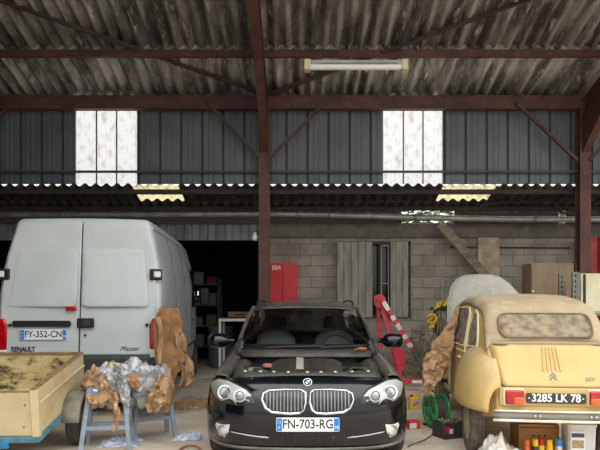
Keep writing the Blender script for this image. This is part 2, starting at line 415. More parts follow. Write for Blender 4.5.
# lean-to roof behind the frame
def lean_z(y): return 3.515-.28*(y-10.6)
LS = [(XL, -2.97), (-2.15, 2.53), (3.48, XR)]
LY0, LYM, LY1 = 10.60, 11.26, 11.62
for (a, b), l in zip(LS, ('left of the left rooflight', 'between the rooflights', 'right of the right rooflight')):
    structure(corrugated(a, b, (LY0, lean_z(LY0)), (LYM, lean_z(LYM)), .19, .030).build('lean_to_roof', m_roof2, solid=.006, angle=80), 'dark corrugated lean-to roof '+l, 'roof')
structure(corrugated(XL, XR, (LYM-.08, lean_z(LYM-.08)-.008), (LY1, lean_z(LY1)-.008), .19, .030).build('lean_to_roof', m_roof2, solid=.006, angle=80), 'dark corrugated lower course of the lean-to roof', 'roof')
m_sky2 = translucent('yellowed_roof_plastic', (.62, .54, .33, 1), (.24, .16, .06, 1), 9, .82)
for k, (a, b) in enumerate(((-2.97, -2.15), (2.53, 3.48))):
    structure(corrugated(a, b, (LY0, lean_z(LY0)), (LYM, lean_z(LYM)), .19, .030).build('window_%d' % (k+3), m_sky2, angle=80), ['yellowed plastic rooflight in the lean-to above the van', 'yellowed plastic rooflight in the lean-to above the cream car'][k], 'window')
for y, z, hh, l in ((10.74, 3.415, .085, 'front'), (11.38, 3.215, .07, 'rear')):
    structure(MB().box(((XL+XR)/2, y, z), (XR-XL, .07, hh)).build('lean_to_purlin', m_beamd, bevel=.006), l+' timber purlin under the lean-to roof', 'purlin')
for a, b, l in ((XL, 1.98, 'left'), (3.02, 5.05, 'middle'), (5.2, XR, 'right')):
    structure(MB().box(((a+b)/2, 11.74, 3.10), (b-a, .03, .26)).build('trim_sky_block', m_beamd, smooth=False), l+' dark board added to block the sky in the gap under the lean-to eaves', 'trim')  # boards added to keep bright sky out of the gap

# block wall at the back, right of the brown post
WY, WT = 11.8, 2.99
OPX = -.78                                  # the wide dark doorway ends here
wx0, wx1, wz0, wz1 = .74, 2.17, 1.13, 2.63  # shuttered window
def wall_box(x0, x1, z0, z1, name='wall_back', mat=None, y=WY, t=.2):
    return MB().box(((x0+x1)/2, y+t/2, (z0+z1)/2), (x1-x0, t, z1-z0))
mb = MB()
for q in ((OPX, wx0, 0, 2.70), (wx0, wx1, 0, wz0), (wx0, wx1, wz1, 2.70), (wx1, XR, 0, 2.70)):
    mb.box(((q[0]+q[1])/2, WY+.1, (q[2]+q[3])/2), (q[1]-q[0], .2, q[3]-q[2]))
structure(mb.build('wall_back', m_block, smooth=False), 'grey concrete block wall behind the cars', 'wall')
structure(MB().box(((OPX+XR)/2, WY+.08, 2.845), (XR-OPX, .26, .29)).build('trim_ring_beam', m_lintel, bevel=.01), 'rough concrete band on top of the block wall', 'trim')
structure(MB().box((3.69, WY-.03, 1.35), (.42, .08, 2.7)).build('trim_pilaster', m_pilaster, bevel=.008), 'sandy rendered pier in the block wall', 'trim')
structure(MB().bar((2.95, WY-.02, 2.52), (5.3, WY-.02, 2.50), .03, .03).build('trim_conduit', m_beamd), 'dark conduit along the block wall', 'trim')
# hanging galvanised strip and dark store room at the left
structure(ribbed(XL, OPX, 2.655, 3.03, WY, .16).build('wall_back_strip', m_galvd, solid=.003, smooth=False), 'galvanised ribbed strip above the dark doorway', 'wall')
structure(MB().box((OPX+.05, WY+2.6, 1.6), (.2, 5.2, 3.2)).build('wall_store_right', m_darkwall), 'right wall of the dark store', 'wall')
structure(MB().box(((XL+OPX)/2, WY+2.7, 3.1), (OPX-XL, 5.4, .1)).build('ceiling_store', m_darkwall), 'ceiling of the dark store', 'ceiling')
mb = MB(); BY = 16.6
hol = [(at(196.3, 295.5, BY), at(198.6, 291, BY)), (at(200.6, 295.5, BY), at(202.8, 291, BY))]  # invented holes, daylight through them makes two bright dots
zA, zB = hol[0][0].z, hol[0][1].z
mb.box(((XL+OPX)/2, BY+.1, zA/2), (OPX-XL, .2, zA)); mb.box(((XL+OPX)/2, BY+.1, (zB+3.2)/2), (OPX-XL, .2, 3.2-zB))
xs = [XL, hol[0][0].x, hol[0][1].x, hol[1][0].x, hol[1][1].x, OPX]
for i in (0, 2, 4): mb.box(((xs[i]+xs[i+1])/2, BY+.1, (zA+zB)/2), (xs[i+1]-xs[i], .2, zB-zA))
structure(mb.build('wall_store_back', m_darkwall, smooth=False), 'back wall of the dark store with two small holes added to make bright dots', 'wall')
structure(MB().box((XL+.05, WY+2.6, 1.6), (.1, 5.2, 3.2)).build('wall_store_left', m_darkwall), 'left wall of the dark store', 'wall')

# hedge outside, seen through the gap under the lean-to
random.seed(5)
mb = MB()
for k in range(11000):
    c = Vector((random.uniform(1.2, 6.5), random.uniform(13.6, 14.6), 0)); c.z = random.uniform(.05, 3.72+.35*noise.noise(Vector((c.x*.8, 0, 3))))
    q = Matrix.Rotation(random.uniform(0, 6.3), 3, 'Z') @ Matrix.Rotation(random.uniform(-1, 1), 3, 'X')
    mb.add([c+q @ Vector(v) for v in ((-.09, 0, 0), (0, -.05, .01), (.1, 0, 0), (0, .05, .01))], [(0, 1, 2, 3)])
m_leaf = M('green_leaf', rgb(96, 122, 62), .6, c2=rgb(134, 156, 92), scale=2)
tag(mb.build('hedge', m_leaf, smooth=False), 'green hedge outside, glimpsed over the block wall', 'hedge', kind='stuff')

# ================================================================== wheels
def wheel(parent, c, r, w, side, m_tyre, m_rim, rim_r, name='wheel', cap=None, spokes=0):
    """axis along x; side = +1 / -1 gives the outer face"""
    c = Vector(c); ax = (side, 0, 0)
    prof = [(rim_r*.98, -w*.5), (r*.93, -w*.5), (r*.985, -w*.40), (r, -w*.22), (r*.985, -w*.20), (r, -w*.18), (r, w*.0), (r*.985, w*.02), (r, w*.05),
            (r, w*.24), (r*.985, w*.40), (r*.93, w*.5), (rim_r*1.04, w*.5), (rim_r, w*.44), (rim_r*.98, -w*.5)]
    t = MB().lathe(prof, c, ax, 36).build(name, m_tyre, parent)
    rp = [(rim_r*1.0, w*.44), (rim_r*.97, w*.47), (rim_r*.90, w*.40), (rim_r*.80, w*.30), (rim_r*.45, w*.26), (rim_r*.40, w*.36), (.001, w*.38)]
    MB().lathe(rp, c, ax, 30).build('rim', m_rim, t)
    if cap: MB().lathe([(rim_r*.42, w*.30), (rim_r*.38, w*.44), (rim_r*.2, w*.50), (.001, w*.51)], c, ax, 24).build('hub_cap', cap, t)
    if spokes:
        mb = MB()
        for k in range(spokes):
            a = 2*math.pi*k/spokes; d = Vector((0, math.cos(a), math.sin(a)))
            mb.bar(c+Vector((side*w*.42, 0, 0))+d*.04, c+Vector((side*w*.44, 0, 0))+d*rim_r*.95, .05, .02, (1, 0, 0))
        mb.build('spokes', cap or m_rim, t)
    return t

# ================================================================== BLACK ESTATE CAR, bonnet taken off
m_bpaint = M('black_car_paint', rgb(14, 16, 20), .16, coat=.6, dust=rgb(120, 112, 98), dust_amt=.55)
m_bpaint2 = M('black_nose_paint', rgb(8, 11, 18), .15, coat=.35, spec=.4)
m_bayp = M('dusty_bay_plastic', rgb(72, 69, 60), .6, c2=rgb(48, 46, 40), scale=7)
m_bayd = M('dark_bay', rgb(24, 23, 22), .6, c2=rgb(42, 40, 36), scale=9)
m_cover = M('engine_cover_plastic', rgb(54, 51, 45), .5, c2=rgb(40, 38, 34), scale=8)
m_glassd = glass('tinted_windscreen', (.74, .78, .76, 1))
m_glassb = glass('dark_side_glass', (.16, .17, .17, 1))
m_lamp = glass('headlamp_glass', (.93, .94, .95, 1))
m_lampin = M('headlamp_bowl', rgb(215, 216, 210), .35, metal=.15)
m_seat = M('grey_seat_leather', rgb(128, 134, 130), .6)
m_dash = M('dark_dashboard', rgb(40, 41, 42), .7)

bmw = thing('estate_car', 'black estate car facing us with its bonnet off and engine bay open', 'car', (.065, 5.02, 0))
def nose_u(x, z):
    a = min(abs(x)/.93, 1.0)
    return .12*a**2+.44*a**6+smooth_interp([(.16, .13), (.22, .05), (.34, .015), (.46, .0), (.58, .008), (.68, .035), (.75, .09), (.80, .17), (.84, .30)], z)
ZT = lambda x: .815-.045*(abs(x)/.93)**2-.03*(abs(x)/.93)**8
def nose_fn(i, j):
    x = -.915+1.83*i; z = .20+(ZT(x)-.20)*j
    return Vector((x*(1-.05*max(0, (z-.45)/.35)**2), nose_u(x, z), z))
def on_nose(off=.006, bulge=0):
    return lambda x, z, t: Vector((x, nose_u(x, z)-off-bulge*(1-t*t), z))
MB().grid(nose_fn, 60, 24).build('front_bumper', m_bpaint2, bmw, solid=.01, angle=60)

def HW(u): return smooth_interp([(.4, .885), (.7, .922), (1.0, .93), (2.5, .915), (3.6, .93), (4.3, .905), (4.75, .83), (4.9, .74)], u)
def ZS(u): return smooth_interp([(.42, .765), (.7, .83), (1.0, .885), (1.35, .945), (2.0, .985), (3.5, 1.01), (4.5, 1.02), (4.9, .98)], u)
def XT(u): return smooth_interp([(.42, .84), (.7, .82), (1.0, .79), (1.35, .765), (1.8, .80), (3.5, .81), (4.4, .78), (4.9, .66)], u)
def arch(u):
    zb = .20
    for c in (.87, 3.84):
        d = .365**2-(u-c)**2
        if d > 0: zb = max(zb, .325+math.sqrt(d))
    return zb
US = sorted(set([.5+k*.03 for k in range(27)]+[1.35+k*.12 for k in range(18)]+[3.45+k*.03 for k in range(27)]+[4.3+k*.08 for k in range(8)]))
for sd, nm in ((-1, 'side_body'), (1, 'side_body')):
    secs = []
    for u in US:
        zb, zt, hw, xt = arch(u), ZS(u), HW(u), XT(u); q = []
        for k in range(12):
            z = zb+(zt-zb)*k/11
            x = hw-.06*max(0, (.5-z)/.3)**2
            if z > .6: x = hw-(hw-xt)*((z-.6)/max(zt-.6, .05))**2.6
            q.append((sd*x, u, z))
        if u < 1.42:
            q += [(sd*(xt-.05), u, zt+.006), (sd*(xt-.09), u, zt-.004), (sd*(xt-.12), u, zt-.06), (sd*(xt-.13), u, zt-.2)]
        else:
            q += [(sd*(xt-.03), u, zt+.012), (sd*(xt-.06), u, zt+.012), (sd*(xt-.09), u, zt-.02), (sd*(xt-.1), u, zt-.1)]
        secs.append(q)
    MB().loft(secs, closed=False).build(nm, m_bpaint, bmw, angle=55, solid=.006)
# tail and underbody
MB().loft([[(x, 4.86-.12*abs(x)**2, z) for x in (-.8, -.5, 0, .5, .8)] for z in (.25, .6, 1.0)], closed=False).build('tailgate', m_bpaint, bmw, solid=.02)
MB().box((0, 2.9, .26), (1.5, 3.9, .1)).build('underbody', m_blackm, bmw)
for x, sd in ((-.80, -1), (.80, 1)):
    for y in (.87, 3.84):
        wheel(bmw, (x, y, .325), .325, .23, sd, m_rubber, m_galv, .225, spokes=5)
        MB().box((sd*.62, y, .5), (.1, .7, .5)).build('wheel_well', m_blackm, bmw)

# greenhouse
def ws_fn(i, j):        # windscreen
    s = -1+2*i
    xb, xt = .725*s, .615*s
    ub, ut = 1.36+.16*s*s, 2.10+.12*s*s
    zb, zt = .965-.0*s*s, 1.385-.02*s*s
    return Vector((xb+(xt-xb)*j, ub+(ut-ub)*j-.03*math.sin(math.pi*j), zb+(zt-zb)*j+.02*math.sin(math.pi*j)))
MB().grid(ws_fn, 16, 8).build('windscreen', m_glassd, bmw)
RU = [(2.06, 1.385), (2.3, 1.43), (2.7, 1.462), (3.2, 1.47), (3.8, 1.455), (4.4, 1.41), (4.6, 1.36)]
def roof_fn(i, j):
    u = 2.08+2.5*i; s = -1+2*j; zc = smooth_interp(RU, u); w = .655-.04*((u-2.1)/2.5)
    return Vector((w*s, u+.10*s*s*(1-i), zc-.028*s*s-.06*abs(s)**8))
MB().grid(roof_fn, 26, 16).build('roof', m_bpaint, bmw, solid=.012)
for sd in (-1, 1):
    tp = [Vector((sd*.745, 1.45, .95))]+[ws_fn((sd+1)/2, k/8)+Vector((sd*.015, .01, .004)) for k in range(9)]+[roof_fn(i/10, (sd+1)/2) for i in range(1, 11)]
    MB().tube(tp, .026, 8).build('roof_pillar', m_bpaint, bmw)
    MB().tube([p+Vector((sd*.02, .015, .012)) for p in tp[2:10]], .007, 6).build('pillar_glint', m_galv, bmw)  # thin metal line put in for the silvery reflection along the pillar edge
    side = [[(sd*(XT(u)-.03), u, ZS(u)), (sd*(.66+.02), max(u, 2.2) if u < 2.2 else min(u, 4.5), smooth_interp(RU, max(2.2, min(u, 4.5)))-.085)] for u in (1.5, 1.8, 2.2, 2.7, 3.2, 3.7, 4.2, 4.6)]
    MB().loft(side, closed=False).build('side_window', m_glassb, bmw)
    MB().tube([(sd*.60, 2.5, 1.42), (sd*.60, 2.58, 1.455), (sd*.60, 3.4, 1.472), (sd*.58, 4.2, 1.44), (sd*.58, 4.25, 1.41)], .012, 8).build('roof_rail', m_black, bmw)
    for u in (2.62, 3.5):
        MB().bar((sd*(XT(u)-.02), u, ZS(u)), (sd*.66, u+.12, 1.39), .07, .03, (1, 0, 0)).build('door_pillar', m_bpaint, bmw)
MB().loft([[(x, 4.58, 1.36) for x in (-.58, 0, .58)], [(x, 4.82, 1.0) for x in (-.72, 0, .72)]], closed=False).build('rear_window', m_glassb, bmw)
# interior
MB().loft([[(x, 1.42+.12*abs(x), .93) for x in (-.7, -.3, 0, .3, .7)], [(x, 1.75, .985) for x in (-.7, -.3, 0, .3, .7)], [(x, 1.98, .95) for x in (-.7, -.3, 0, .3, .7)], [(x, 2.02, .6) for x in (-.7, -.3, 0, .3, .7)]], closed=False).build('dashboard', m_dash, bmw)
for sx in (-.37, .37):
    st = MB().loft([rr for rr in [[(sx+w*math.cos(a)*1.0, 2.55+dy+.07*math.sin(a), z) for a in [2*math.pi*k/16 for k in range(16)]] for z, w, dy in ((.5, .25, -.05), (.8, .26, 0), (1.0, .24, .05), (1.08, .17, .08), (1.10, .12, .09))]]).build('front_seat', m_seat, bmw)
    MB().loft([[(sx+w*math.cos(a), 2.66+.055*math.sin(a), z) for a in [2*math.pi*k/16 for k in range(16)]] for z, w in ((1.115, .10), (1.13, .13), (1.2, .14), (1.26, .125), (1.28, .09))]).build('headrest', m_seat, st)
MB().box((0, 3.45, .75), (1.3, .25, .55)).build('rear_seat', m_dash, bmw, bevel=.05)
MB().box((0, 2.14, 1.335), (.17, .02, .055)).build('rear_view_mirror', m_black, bmw, bevel=.01)
sw = MB(); sw.tube([(.37+.18*math.cos(a), 2.08+.05*math.sin(a), .90+.17*math.sin(a)) for a in [2*math.pi*k/24 for k in range(24)]], .015, 6, closed=True); sw.build('steering_wheel', m_black, bmw)
# mirrors
for sd in (-1, 1):
    q = []
    for s_, w, hgt, dx in ((0, .03, .022, .80), (.2, .04, .03, .86), (.3, .075, .06, .885), (.5, .095, .08, .93), (.75, .10, .085, 1.0), (.9, .09, .08, 1.05), (.97, .07, .065, 1.075), (1, .04, .04, 1.085)):
        q.append([(sd*dx, 1.72+w*math.cos(a), 1.025+hgt*math.sin(a)) for a in [2*math.pi*k/14 for k in range(14)]])
    MB().loft(q).build('door_mirror', m_bpaint2, bmw, angle=60)
# wipers, scuttle
MB().loft([[(s*.75, 1.22+.12*s*s, .945) for s in (-1, -.5, 0, .5, 1)], [(s*.74, 1.38+.16*s*s, .962) for s in (-1, -.5, 0, .5, 1)]], closed=False).build('scuttle_panel', m_black, bmw, solid=.01)
for a, b, c in (((-.42, 1.34, .972), (.0, 1.375, .985), (.2, 1.40, .99)), ((.15, 1.33, .972), (.5, 1.42, .985), (.66, 1.47, .99))):
    w_ = MB().tube([a, ((a[0]+b[0])/2, a[1]+.01, a[2]+.014), b, c], .009, 6).build('wiper', m_black, bmw)
# engine bay
bay = MB().loft([[(x, u, z) for x in (-.72, -.4, 0, .4, .72)] for u, z in ((.32, .62), (.5, .6), (1.2, .62), (1.24, .9), (1.3, .95))], closed=False).build('engine_bay', m_bayd, bmw, solid=.01)
ec = MB().loft([[(-.36, u, z0-.16), (-.34, u, z0-.03), (-.27, u, z0), (-.09, u, z0+.012), (0, u, z0+.004), (.09, u, z0+.012), (.27, u, z0), (.34, u, z0-.03), (.36, u, z0-.16)] for u, z0 in ((.50, .74), (.53, .80), (.62, .835), (.8, .865), (.98, .885), (1.02, .86))], closed=False).build('engine_cover', m_cover, bmw, solid=.01, angle=30)
MB().loft([[(-.105, u, z0), (-.10, u, z0+.012), (-.035, u, z0+.012), (-.03, u, z0)] for u, z0 in ((.55, .825), (.62, .848), (.8, .878), (.97, .895))], closed=False).build('centre_stripe', M('grey_stripe', rgb(150, 148, 138), .5), ec)
for x in (-.17, .05, .17): MB().loft([[(x-.008, u, z0), (x, u, z0+.012), (x+.008, u, z0)] for u, z0 in ((.56, .825), (.8, .878), (.97, .898))], closed=False).build('cover_rib', m_cover, ec)
MB().loft([[(x, 1.06+.06*abs(x), .90) for x in (-.66, -.33, 0, .33, .66)], [(x, 1.14+.08*abs(x), .945) for x in (-.68, -.33, 0, .33, .68)], [(x, 1.26+.1*abs(x), .955) for x in (-.7, -.33, 0, .33, .7)]], closed=False).build('cabin_air_cover', m_bayp, bmw, solid=.015)
for sd in (-1, 1):
    MB().loft([[(sd*.69, u, ZS(u)-.035), (sd*.62, u, ZS(u)-.03), (sd*.55, u, ZS(u)-.075), (sd*.53, u, .66)] for u in (.36, .55, .8, 1.0, 1.2)], closed=False).build('inner_wing_cover', m_bayp, bmw, solid=.01, angle=30)
    MB().lathe([(.001, .03), (.07, .03), (.085, .0), (.11, -.01), (.11, -.1)], (sd*.56, .88, .80), (0, 0, 1), 20).build('strut_top', m_bayd, bmw)
    MB().bar((sd*.54, .92, .845), (sd*.22, .62, .80), .035, .03).build('strut_brace', m_black, bmw, bevel=.006)
    hb = MB().bar((sd*.70, 1.25, .93), (sd*.705, 1.42, 1.06), .035, .05, (1, 0, 0)); hb.box((sd*.70, 1.20, .935), (.06, .12, .02)); hb.bar((sd*.70, 1.2, .93), (sd*.66, 1.24, 1.05), .02, .03, (1, 0, 0))
    hb.build('bonnet_hinge', m_black, bmw)
    MB().box((sd*.67, 1.235, 1.00), (.02, .012, .03)).build('hinge_clip', m_white, bmw)
slam = MB().loft([[(x, nose_u(x, ZT(x))+.012, ZT(x)+.004) for x in [-.62+1.24*k/16 for k in range(17)]], [(x, .30+.10*(x/.62)**2, .832) for x in [-.62+1.24*k/16 for k in range(17)]], [(x, .40+.10*(x/.62)**2, .825) for x in [-.62+1.24*k/16 for k in range(17)]], [(x, .42+.10*(x/.62)**2, .70) for x in [-.62+1.24*k/16 for k in range(17)]]], closed=False).build('slam_panel', m_bayp, bmw, solid=.008)
m_clip = M('pale_clip', rgb(205, 200, 180), .5)
for x in (-.56, -.42, -.3, -.17, .0, .12, .25, .40, .55):
    MB().lathe([(.016, 0), (.015, .008), (.006, .012), (.001, .012)], (x, .32+.1*(x/.62)**2, .834), (0, 0, 1), 10).build('slam_clip', m_clip, slam)
MB().lathe([(.05, 0), (.055, .07), (.045, .08), (.045, .10), (.001, .10)], (-.46, .62, .74), (0, 0, 1), 16).build('coolant_cap', m_bayp, bmw)
MB().lathe([(.05, 0), (.05, .02), (.03, .03), (.001, .03)], (-.38, .78, .835), (0, 0, 1), 12).build('oil_cap', M('dull_pink_plastic', rgb(170, 105, 95), .5), bmw)
MB().tube([(-.52, .5, .78), (-.44, .55, .83), (-.36, .56, .80), (-.3, .5, .74)], .022, 8).build('coolant_hose', m_black, bmw)
MB().tube([(.34, .55, .78), (.42, .62, .84), (.52, .66, .82), (.55, .55, .76)], .02, 8).build('coolant_hose', m_black, bmw)
MB().box((-.5, .72, .80), (.12, .16, .06)).build('fuse_box', m_galvd, bmw, bevel=.01)
MB().box((.45, .5, .80), (.12, .02, .05), Matrix.Rotation(.5, 4, 'Z')).build('metal_bracket', m_galv, bmw)
MB().box((-.4, .5, .79), (.02, .14, .04), Matrix.Rotation(.6, 4, 'Z')).build('metal_bracket', m_white, bmw)
MB().tube([(.50, 1.14, .965), (.54, 1.10, .985), (.60, 1.13, .98), (.57, 1.17, .985), (.52, 1.16, .975), (.62, 1.2, .975)], .014, 7).build('orange_hose', M('rusty_orange_hose', rgb(165, 98, 58), .6), bmw)

# headlamps
for sd in (-1, 1):
    ol = [(.445, .605), (.60, .585), (.76, .592), (.84, .625), (.875, .69), (.872, .735), (.80, .775), (.70, .778), (.60, .748), (.52, .718), (.47, .675)]
    ol = [(sd*x, z) for x, z in ol]
    hl = MB().patch(ol, on_nose(.004, 0), 4).build('headlamp', m_lampin, bmw)
    MB().tube([on_nose(.004)(x, z, 1) for x, z in ol], .008, 6, closed=True).build('lamp_rim', m_black, hl)
    for cx, cz, r in ((.715, .683, .066), (.575, .668, .056)):
        c = Vector((sd*cx, nose_u(cx, cz)-.014, cz)); ax = Vector((sd*.12, -1, 0))
        MB().lathe([(r*.62, -.02), (r*.62, .02), (r*.3, .03), (.001, .033)], c, ax, 20).build('projector_lens', M('projector_glass', rgb(188, 192, 190), .08, spec=1, coat=1), hl)
        MB().tube([c+Vector((0, -.025-.0*k, 0))+Vector((r*.86*math.cos(a), sd*r*.1*math.cos(a), r*.86*math.sin(a))) for k, a in enumerate([2*math.pi*k/24 for k in range(24)])], .008, 6, closed=True).build('light_ring', M('light_ring_white', rgb(235, 236, 232), .35), hl)
        MB().tube([c+Vector((0, -.02, 0))+Vector((r*.66*math.cos(a), sd*r*.08*math.cos(a), r*.66*math.sin(a))) for a in [2*math.pi*k/24 for k in range(24)]], .003, 6, closed=True).build('lens_surround', m_black, hl)
    MB().patch(ol, on_nose(.03, .03), 4).build('lamp_glass', m_lamp, hl)
    # fog lamp, chrome strip, outer intake
    inx = [(.30, .395), (.52, .405), (.80, .425), (.80, .30), (.62, .285), (.32, .285)]
    it = MB().patch([(sd*x, z) for x, z in inx], on_nose(.004), 3).build('outer_intake', m_black, bmw)
    fo = [(.665, .415), (.80, .405), (.815, .375), (.775, .295), (.715, .29), (.68, .345)]
    fl = MB().patch([(sd*x, z) for x, z in fo], on_nose(.012, .02), 4).build('fog_lamp', m_lampin, bmw)
    c = Vector((sd*.735, nose_u(.735, .35)-.03, .35))
    MB().tube([c+Vector((.042*math.cos(a), sd*.02*math.cos(a), .042*math.sin(a))) for a in [2*math.pi*k/18 for k in range(18)]], .007, 6, closed=True).build('fog_ring', m_galv, fl)
    MB().loft([[on_nose(.012)(sd*x, z+dz, 1)+Vector((0, -dd, 0)) for dz, dd in ((-.008, 0), (-.004, .008), (.004, .008), (.008, 0))] for x, z in ((.33, .325), (.42, .332), (.52, .342), (.62, .352), (.665, .357))], closed=False).build('chrome_strip', m_chrome, bmw, solid=.003)
    # kidney
    ko = [(.018, .70), (.06, .722), (.20, .724), (.33, .715), (.375, .69), (.385, .64), (.355, .575), (.30, .54), (.15, .528), (.07, .535), (.035, .56), (.02, .62)]
    ko = [(sd*x, z) for x, z in ko]
    kg = MB().patch(ko, on_nose(.003), 3).build('kidney_grille', m_blackm, bmw)
    MB().tube([on_nose(.014)(x, z, 1) for x, z in ko], .0095, 8, closed=True).build('chrome_surround', m_chrome, kg)
    sl = 0
    for k in range(11):
        x = .05+k*.0295
        zz = [z for z in [.525+.005*q for q in range(41)] if True]
        zlo = interp([(.02, .60), (.05, .545), (.15, .53), (.30, .54), (.36, .585), (.385, .64)], x); zhi = interp([(.02, .705), (.06, .72), (.33, .712), (.375, .69)], x)
        n = 5
        MB().loft([[on_nose(.010+.006*e)(sd*x+dx, zlo+(zhi-zlo)*q/n, 1) for dx, e in ((-.006, 0), (-.004, 1), (.004, 1), (.006, 0))] for q in range(n+1)], closed=False).build('grille_slat', m_galv, kg, solid=.003)
# centre intake
ci = [(-.30, .375), (.30, .375), (.33, .29), (.28, .265), (-.28, .265), (-.33, .29)]
cg = MB().patch(ci, on_nose(.005), 3).build('lower_grille', M('lower_grille_grey', rgb(58, 58, 58), .6), bmw)
for x in (-.2, -.1, 0, .1, .2): MB().bar((x, nose_u(x, .32)-.012, .27), (x, nose_u(x, .32)-.012, .372), .012, .012, (0, 1, 0)).build('grille_bar', m_black, cg)
MB().loft([[on_nose(.02)(-.8+1.6*k/24, z, 1) for k in range(25)] for z in (.235, .215)], closed=False).build('lip_trim', m_galvd, bmw, solid=.01)
for x in (-.14, .36): MB().lathe([(.022, 0), (.02, .004), (.001, .004)], on_nose(.002)(x, .50, 1), (0, -1, 0), 12).build('parking_sensor', m_black, bmw)
# badge: dark ring with two blue and two white quarters
bc = Vector((.0, nose_u(0, .775)-.012, .775)); bn = Vector((0, -.75, .66)).normalized()
bx = Vector((1, 0, 0)); bz = bn.cross(bx)*-1; bz = Vector((0, .66, .75)).normalized()
bd = MB().lathe([(.001, -.01), (.038, -.01), (.038, .003), (.035, .006), (.001, .006)], bc, bn, 28).build('bonnet_badge', m_blackm, bmw)
MB().tube([bc+bn*.006+(bx*math.cos(a)+bz*math.sin(a))*.036 for a in [2*math.pi*k/28 for k in range(28)]], .003, 6, closed=True).build('badge_rim', m_chrome, bd)
for k, mm in enumerate((m_platew, m_blue, m_platew, m_blue)):
    pts = [bc+bn*.008]+[bc+bn*.008+(bx*math.cos(R(a))+bz*math.sin(R(a)))*.022 for a in range(90*k, 90*k+91, 15)]
    MB().add(pts, [list(range(len(pts)))]).build('badge_quarter', mm, bd, solid=.002)
def plate(parent, c, w, h, s, tilt=0, size=.075, sx=1.0, right_blue=True, rotz=0):
    e = MB().prism(rrect(-w/2, w/2, -h/2, h/2, .01, 3), lambda p: (p[0], -.006, p[1]), lambda p: (p[0], .004, p[1])).build('number_plate', m_platew, parent)
    e.location = c; e.rotation_euler = (tilt, 0, rotz)
    b = MB().box((-w/2+.026, -.007, 0), (.045, .003, h-.01)).build('country_band', m_blue, e)
    text('F', .035, m_platew, b, (-w/2+.026, -.010, -.027), name='country_letter', ext=.0008)
    dot = MB()
    for k in range(8): dot.lathe([(.003, 0), (.001, .001)], (-w/2+.026+.012*math.cos(k*.785), -.0085, .02+.012*math.sin(k*.785)), (0, -1, 0), 6)
    dot.build('star_ring', M('star_yellow', rgb(240, 200, 40), .5), b)
    b2 = MB().box((w/2-.024, -.007, 0), (.042, .003, h-.01)).build('region_band', m_blue, e)
    text(s[1], .04, m_platew, b2, (w/2-.024, -.010, -.025), name='region_number', ext=.0008, sx=.9)
    text(s[0], size, m_ink, e, (.0, -.0075, .002), name='plate_text', sx=sx, bold=.0012)
    return e
plate(bmw, (0, nose_u(0, .445)-.035, .445), .525, .115, ('FN-703-RG', '78'), 0, .108, .83)

# ================================================================== WHITE PANEL VAN, seen from behind
m_van = M('white_van_paint', rgb(192, 198, 196), .35, c2=rgb(184, 190, 188), scale=2.5, coat=.2)
m_vanb = M('dark_grey_bumper', rgb(62, 64, 66), .65, c2=rgb(50, 52, 54), scale=8)
m_seal = M('door_seal', rgb(34, 36, 38), .8)
van = thing('panel_van', 'white high-roof panel van parked with its two rear doors towards us', 'van', (-2.74, 7.45, 0), R(3.7))
def WV(z): return smooth_interp([(.3, .95), (.6, .99), (1.2, 1.0), (1.75, .985), (2.1, .925), (2.42, .845), (2.5, .82)], z)
def lean(z): return interp([(.9, .0), (1.4, .02), (2.46, .17)], z)
ZR = 2.515
def van_sec(y0, inset, ztop, zb=.42, fade=1.0):
    pts = []
    zt = ztop-inset; rad = .09
    zz = [zb+(zt-rad-zb)*k/14 for k in range(15)]
    right = [(WV(z)-inset, z) for z in zz]
    xr = right[-1][0]
    for k in range(1, 6):
        a = R(90*k/5); right.append((xr-rad+rad*math.cos(a), zt-rad+rad*math.sin(a)))
    top = [((xr-rad)*(1-2*k/8), zt+.012*math.sin(math.pi*k/8)) for k in range(1, 8)]
    full = right+top+[(-x, z) for x, z in reversed(right)]
    return [(x, y0+lean(z)*fade, z) for x, z in full]
vs = [van_sec(0, .07, ZR), van_sec(.012, .035, ZR), van_sec(.04, .01, ZR), van_sec(.08, 0, ZR), van_sec(.6, 0, ZR+.01, fade=.5), van_sec(1.2, 0, ZR+.015, fade=0),
      van_sec(3.2, 0, ZR, fade=0), van_sec(3.9, .02, ZR-.05, fade=0), van_sec(4.3, .05, ZR-.25, fade=0), van_sec(4.8, .08, 1.62, fade=0), van_sec(5.2, .12, 1.25, fade=0), van_sec(5.35, .2, 1.1, fade=0)]
MB().loft(vs).build('body', m_van, van, angle=50)
MB().box((0, .12, .62), (1.96, .30, .34)).build('rear_bumper', m_vanb, van, bevel=.04, seg=3)
MB().box((0, 2.4, .42), (1.7, 4.6, .1)).build('underbody', m_blackm, van)
for sd in (-1, 1):
    for y in (1.0, 4.35): wheel(van, (sd*.86, y, .335), .335, .22, sd, m_rubber, m_galvd, .2)
def on_rear(off): return lambda x, z, t=1: Vector((x, lean(z)-off, z))
def slab(outline, off, th, name, mat, parent, bevel=.008):
    return MB().prism(outline, lambda p: on_rear(off)(p[0], p[1]), lambda p: on_rear(off-th)(p[0], p[1])).build(name, mat, parent, bevel=bevel, seg=2)
def door_outline(sd):
    split = .0
    o = [(sd*.007, .80)]
    o += [(sd*(WV(z)-.055), z) for z in (.80, .86, 1.2, 1.5, 1.75, 2.0, 2.2, 2.34)]
    z = 2.34; x = WV(z)-.055
    o += [(sd*(x-.02), 2.43), (sd*(x-.08), 2.462), (sd*.007, 2.475)]
    return o
MB().prism([(-.93, .80), (.93, .80), (.78, 2.44), (-.78, 2.44)], lambda p: on_rear(.008)(p[0], p[1]), lambda p: on_rear(-.02)(p[0], p[1])).build('door_seal', m_seal, van)
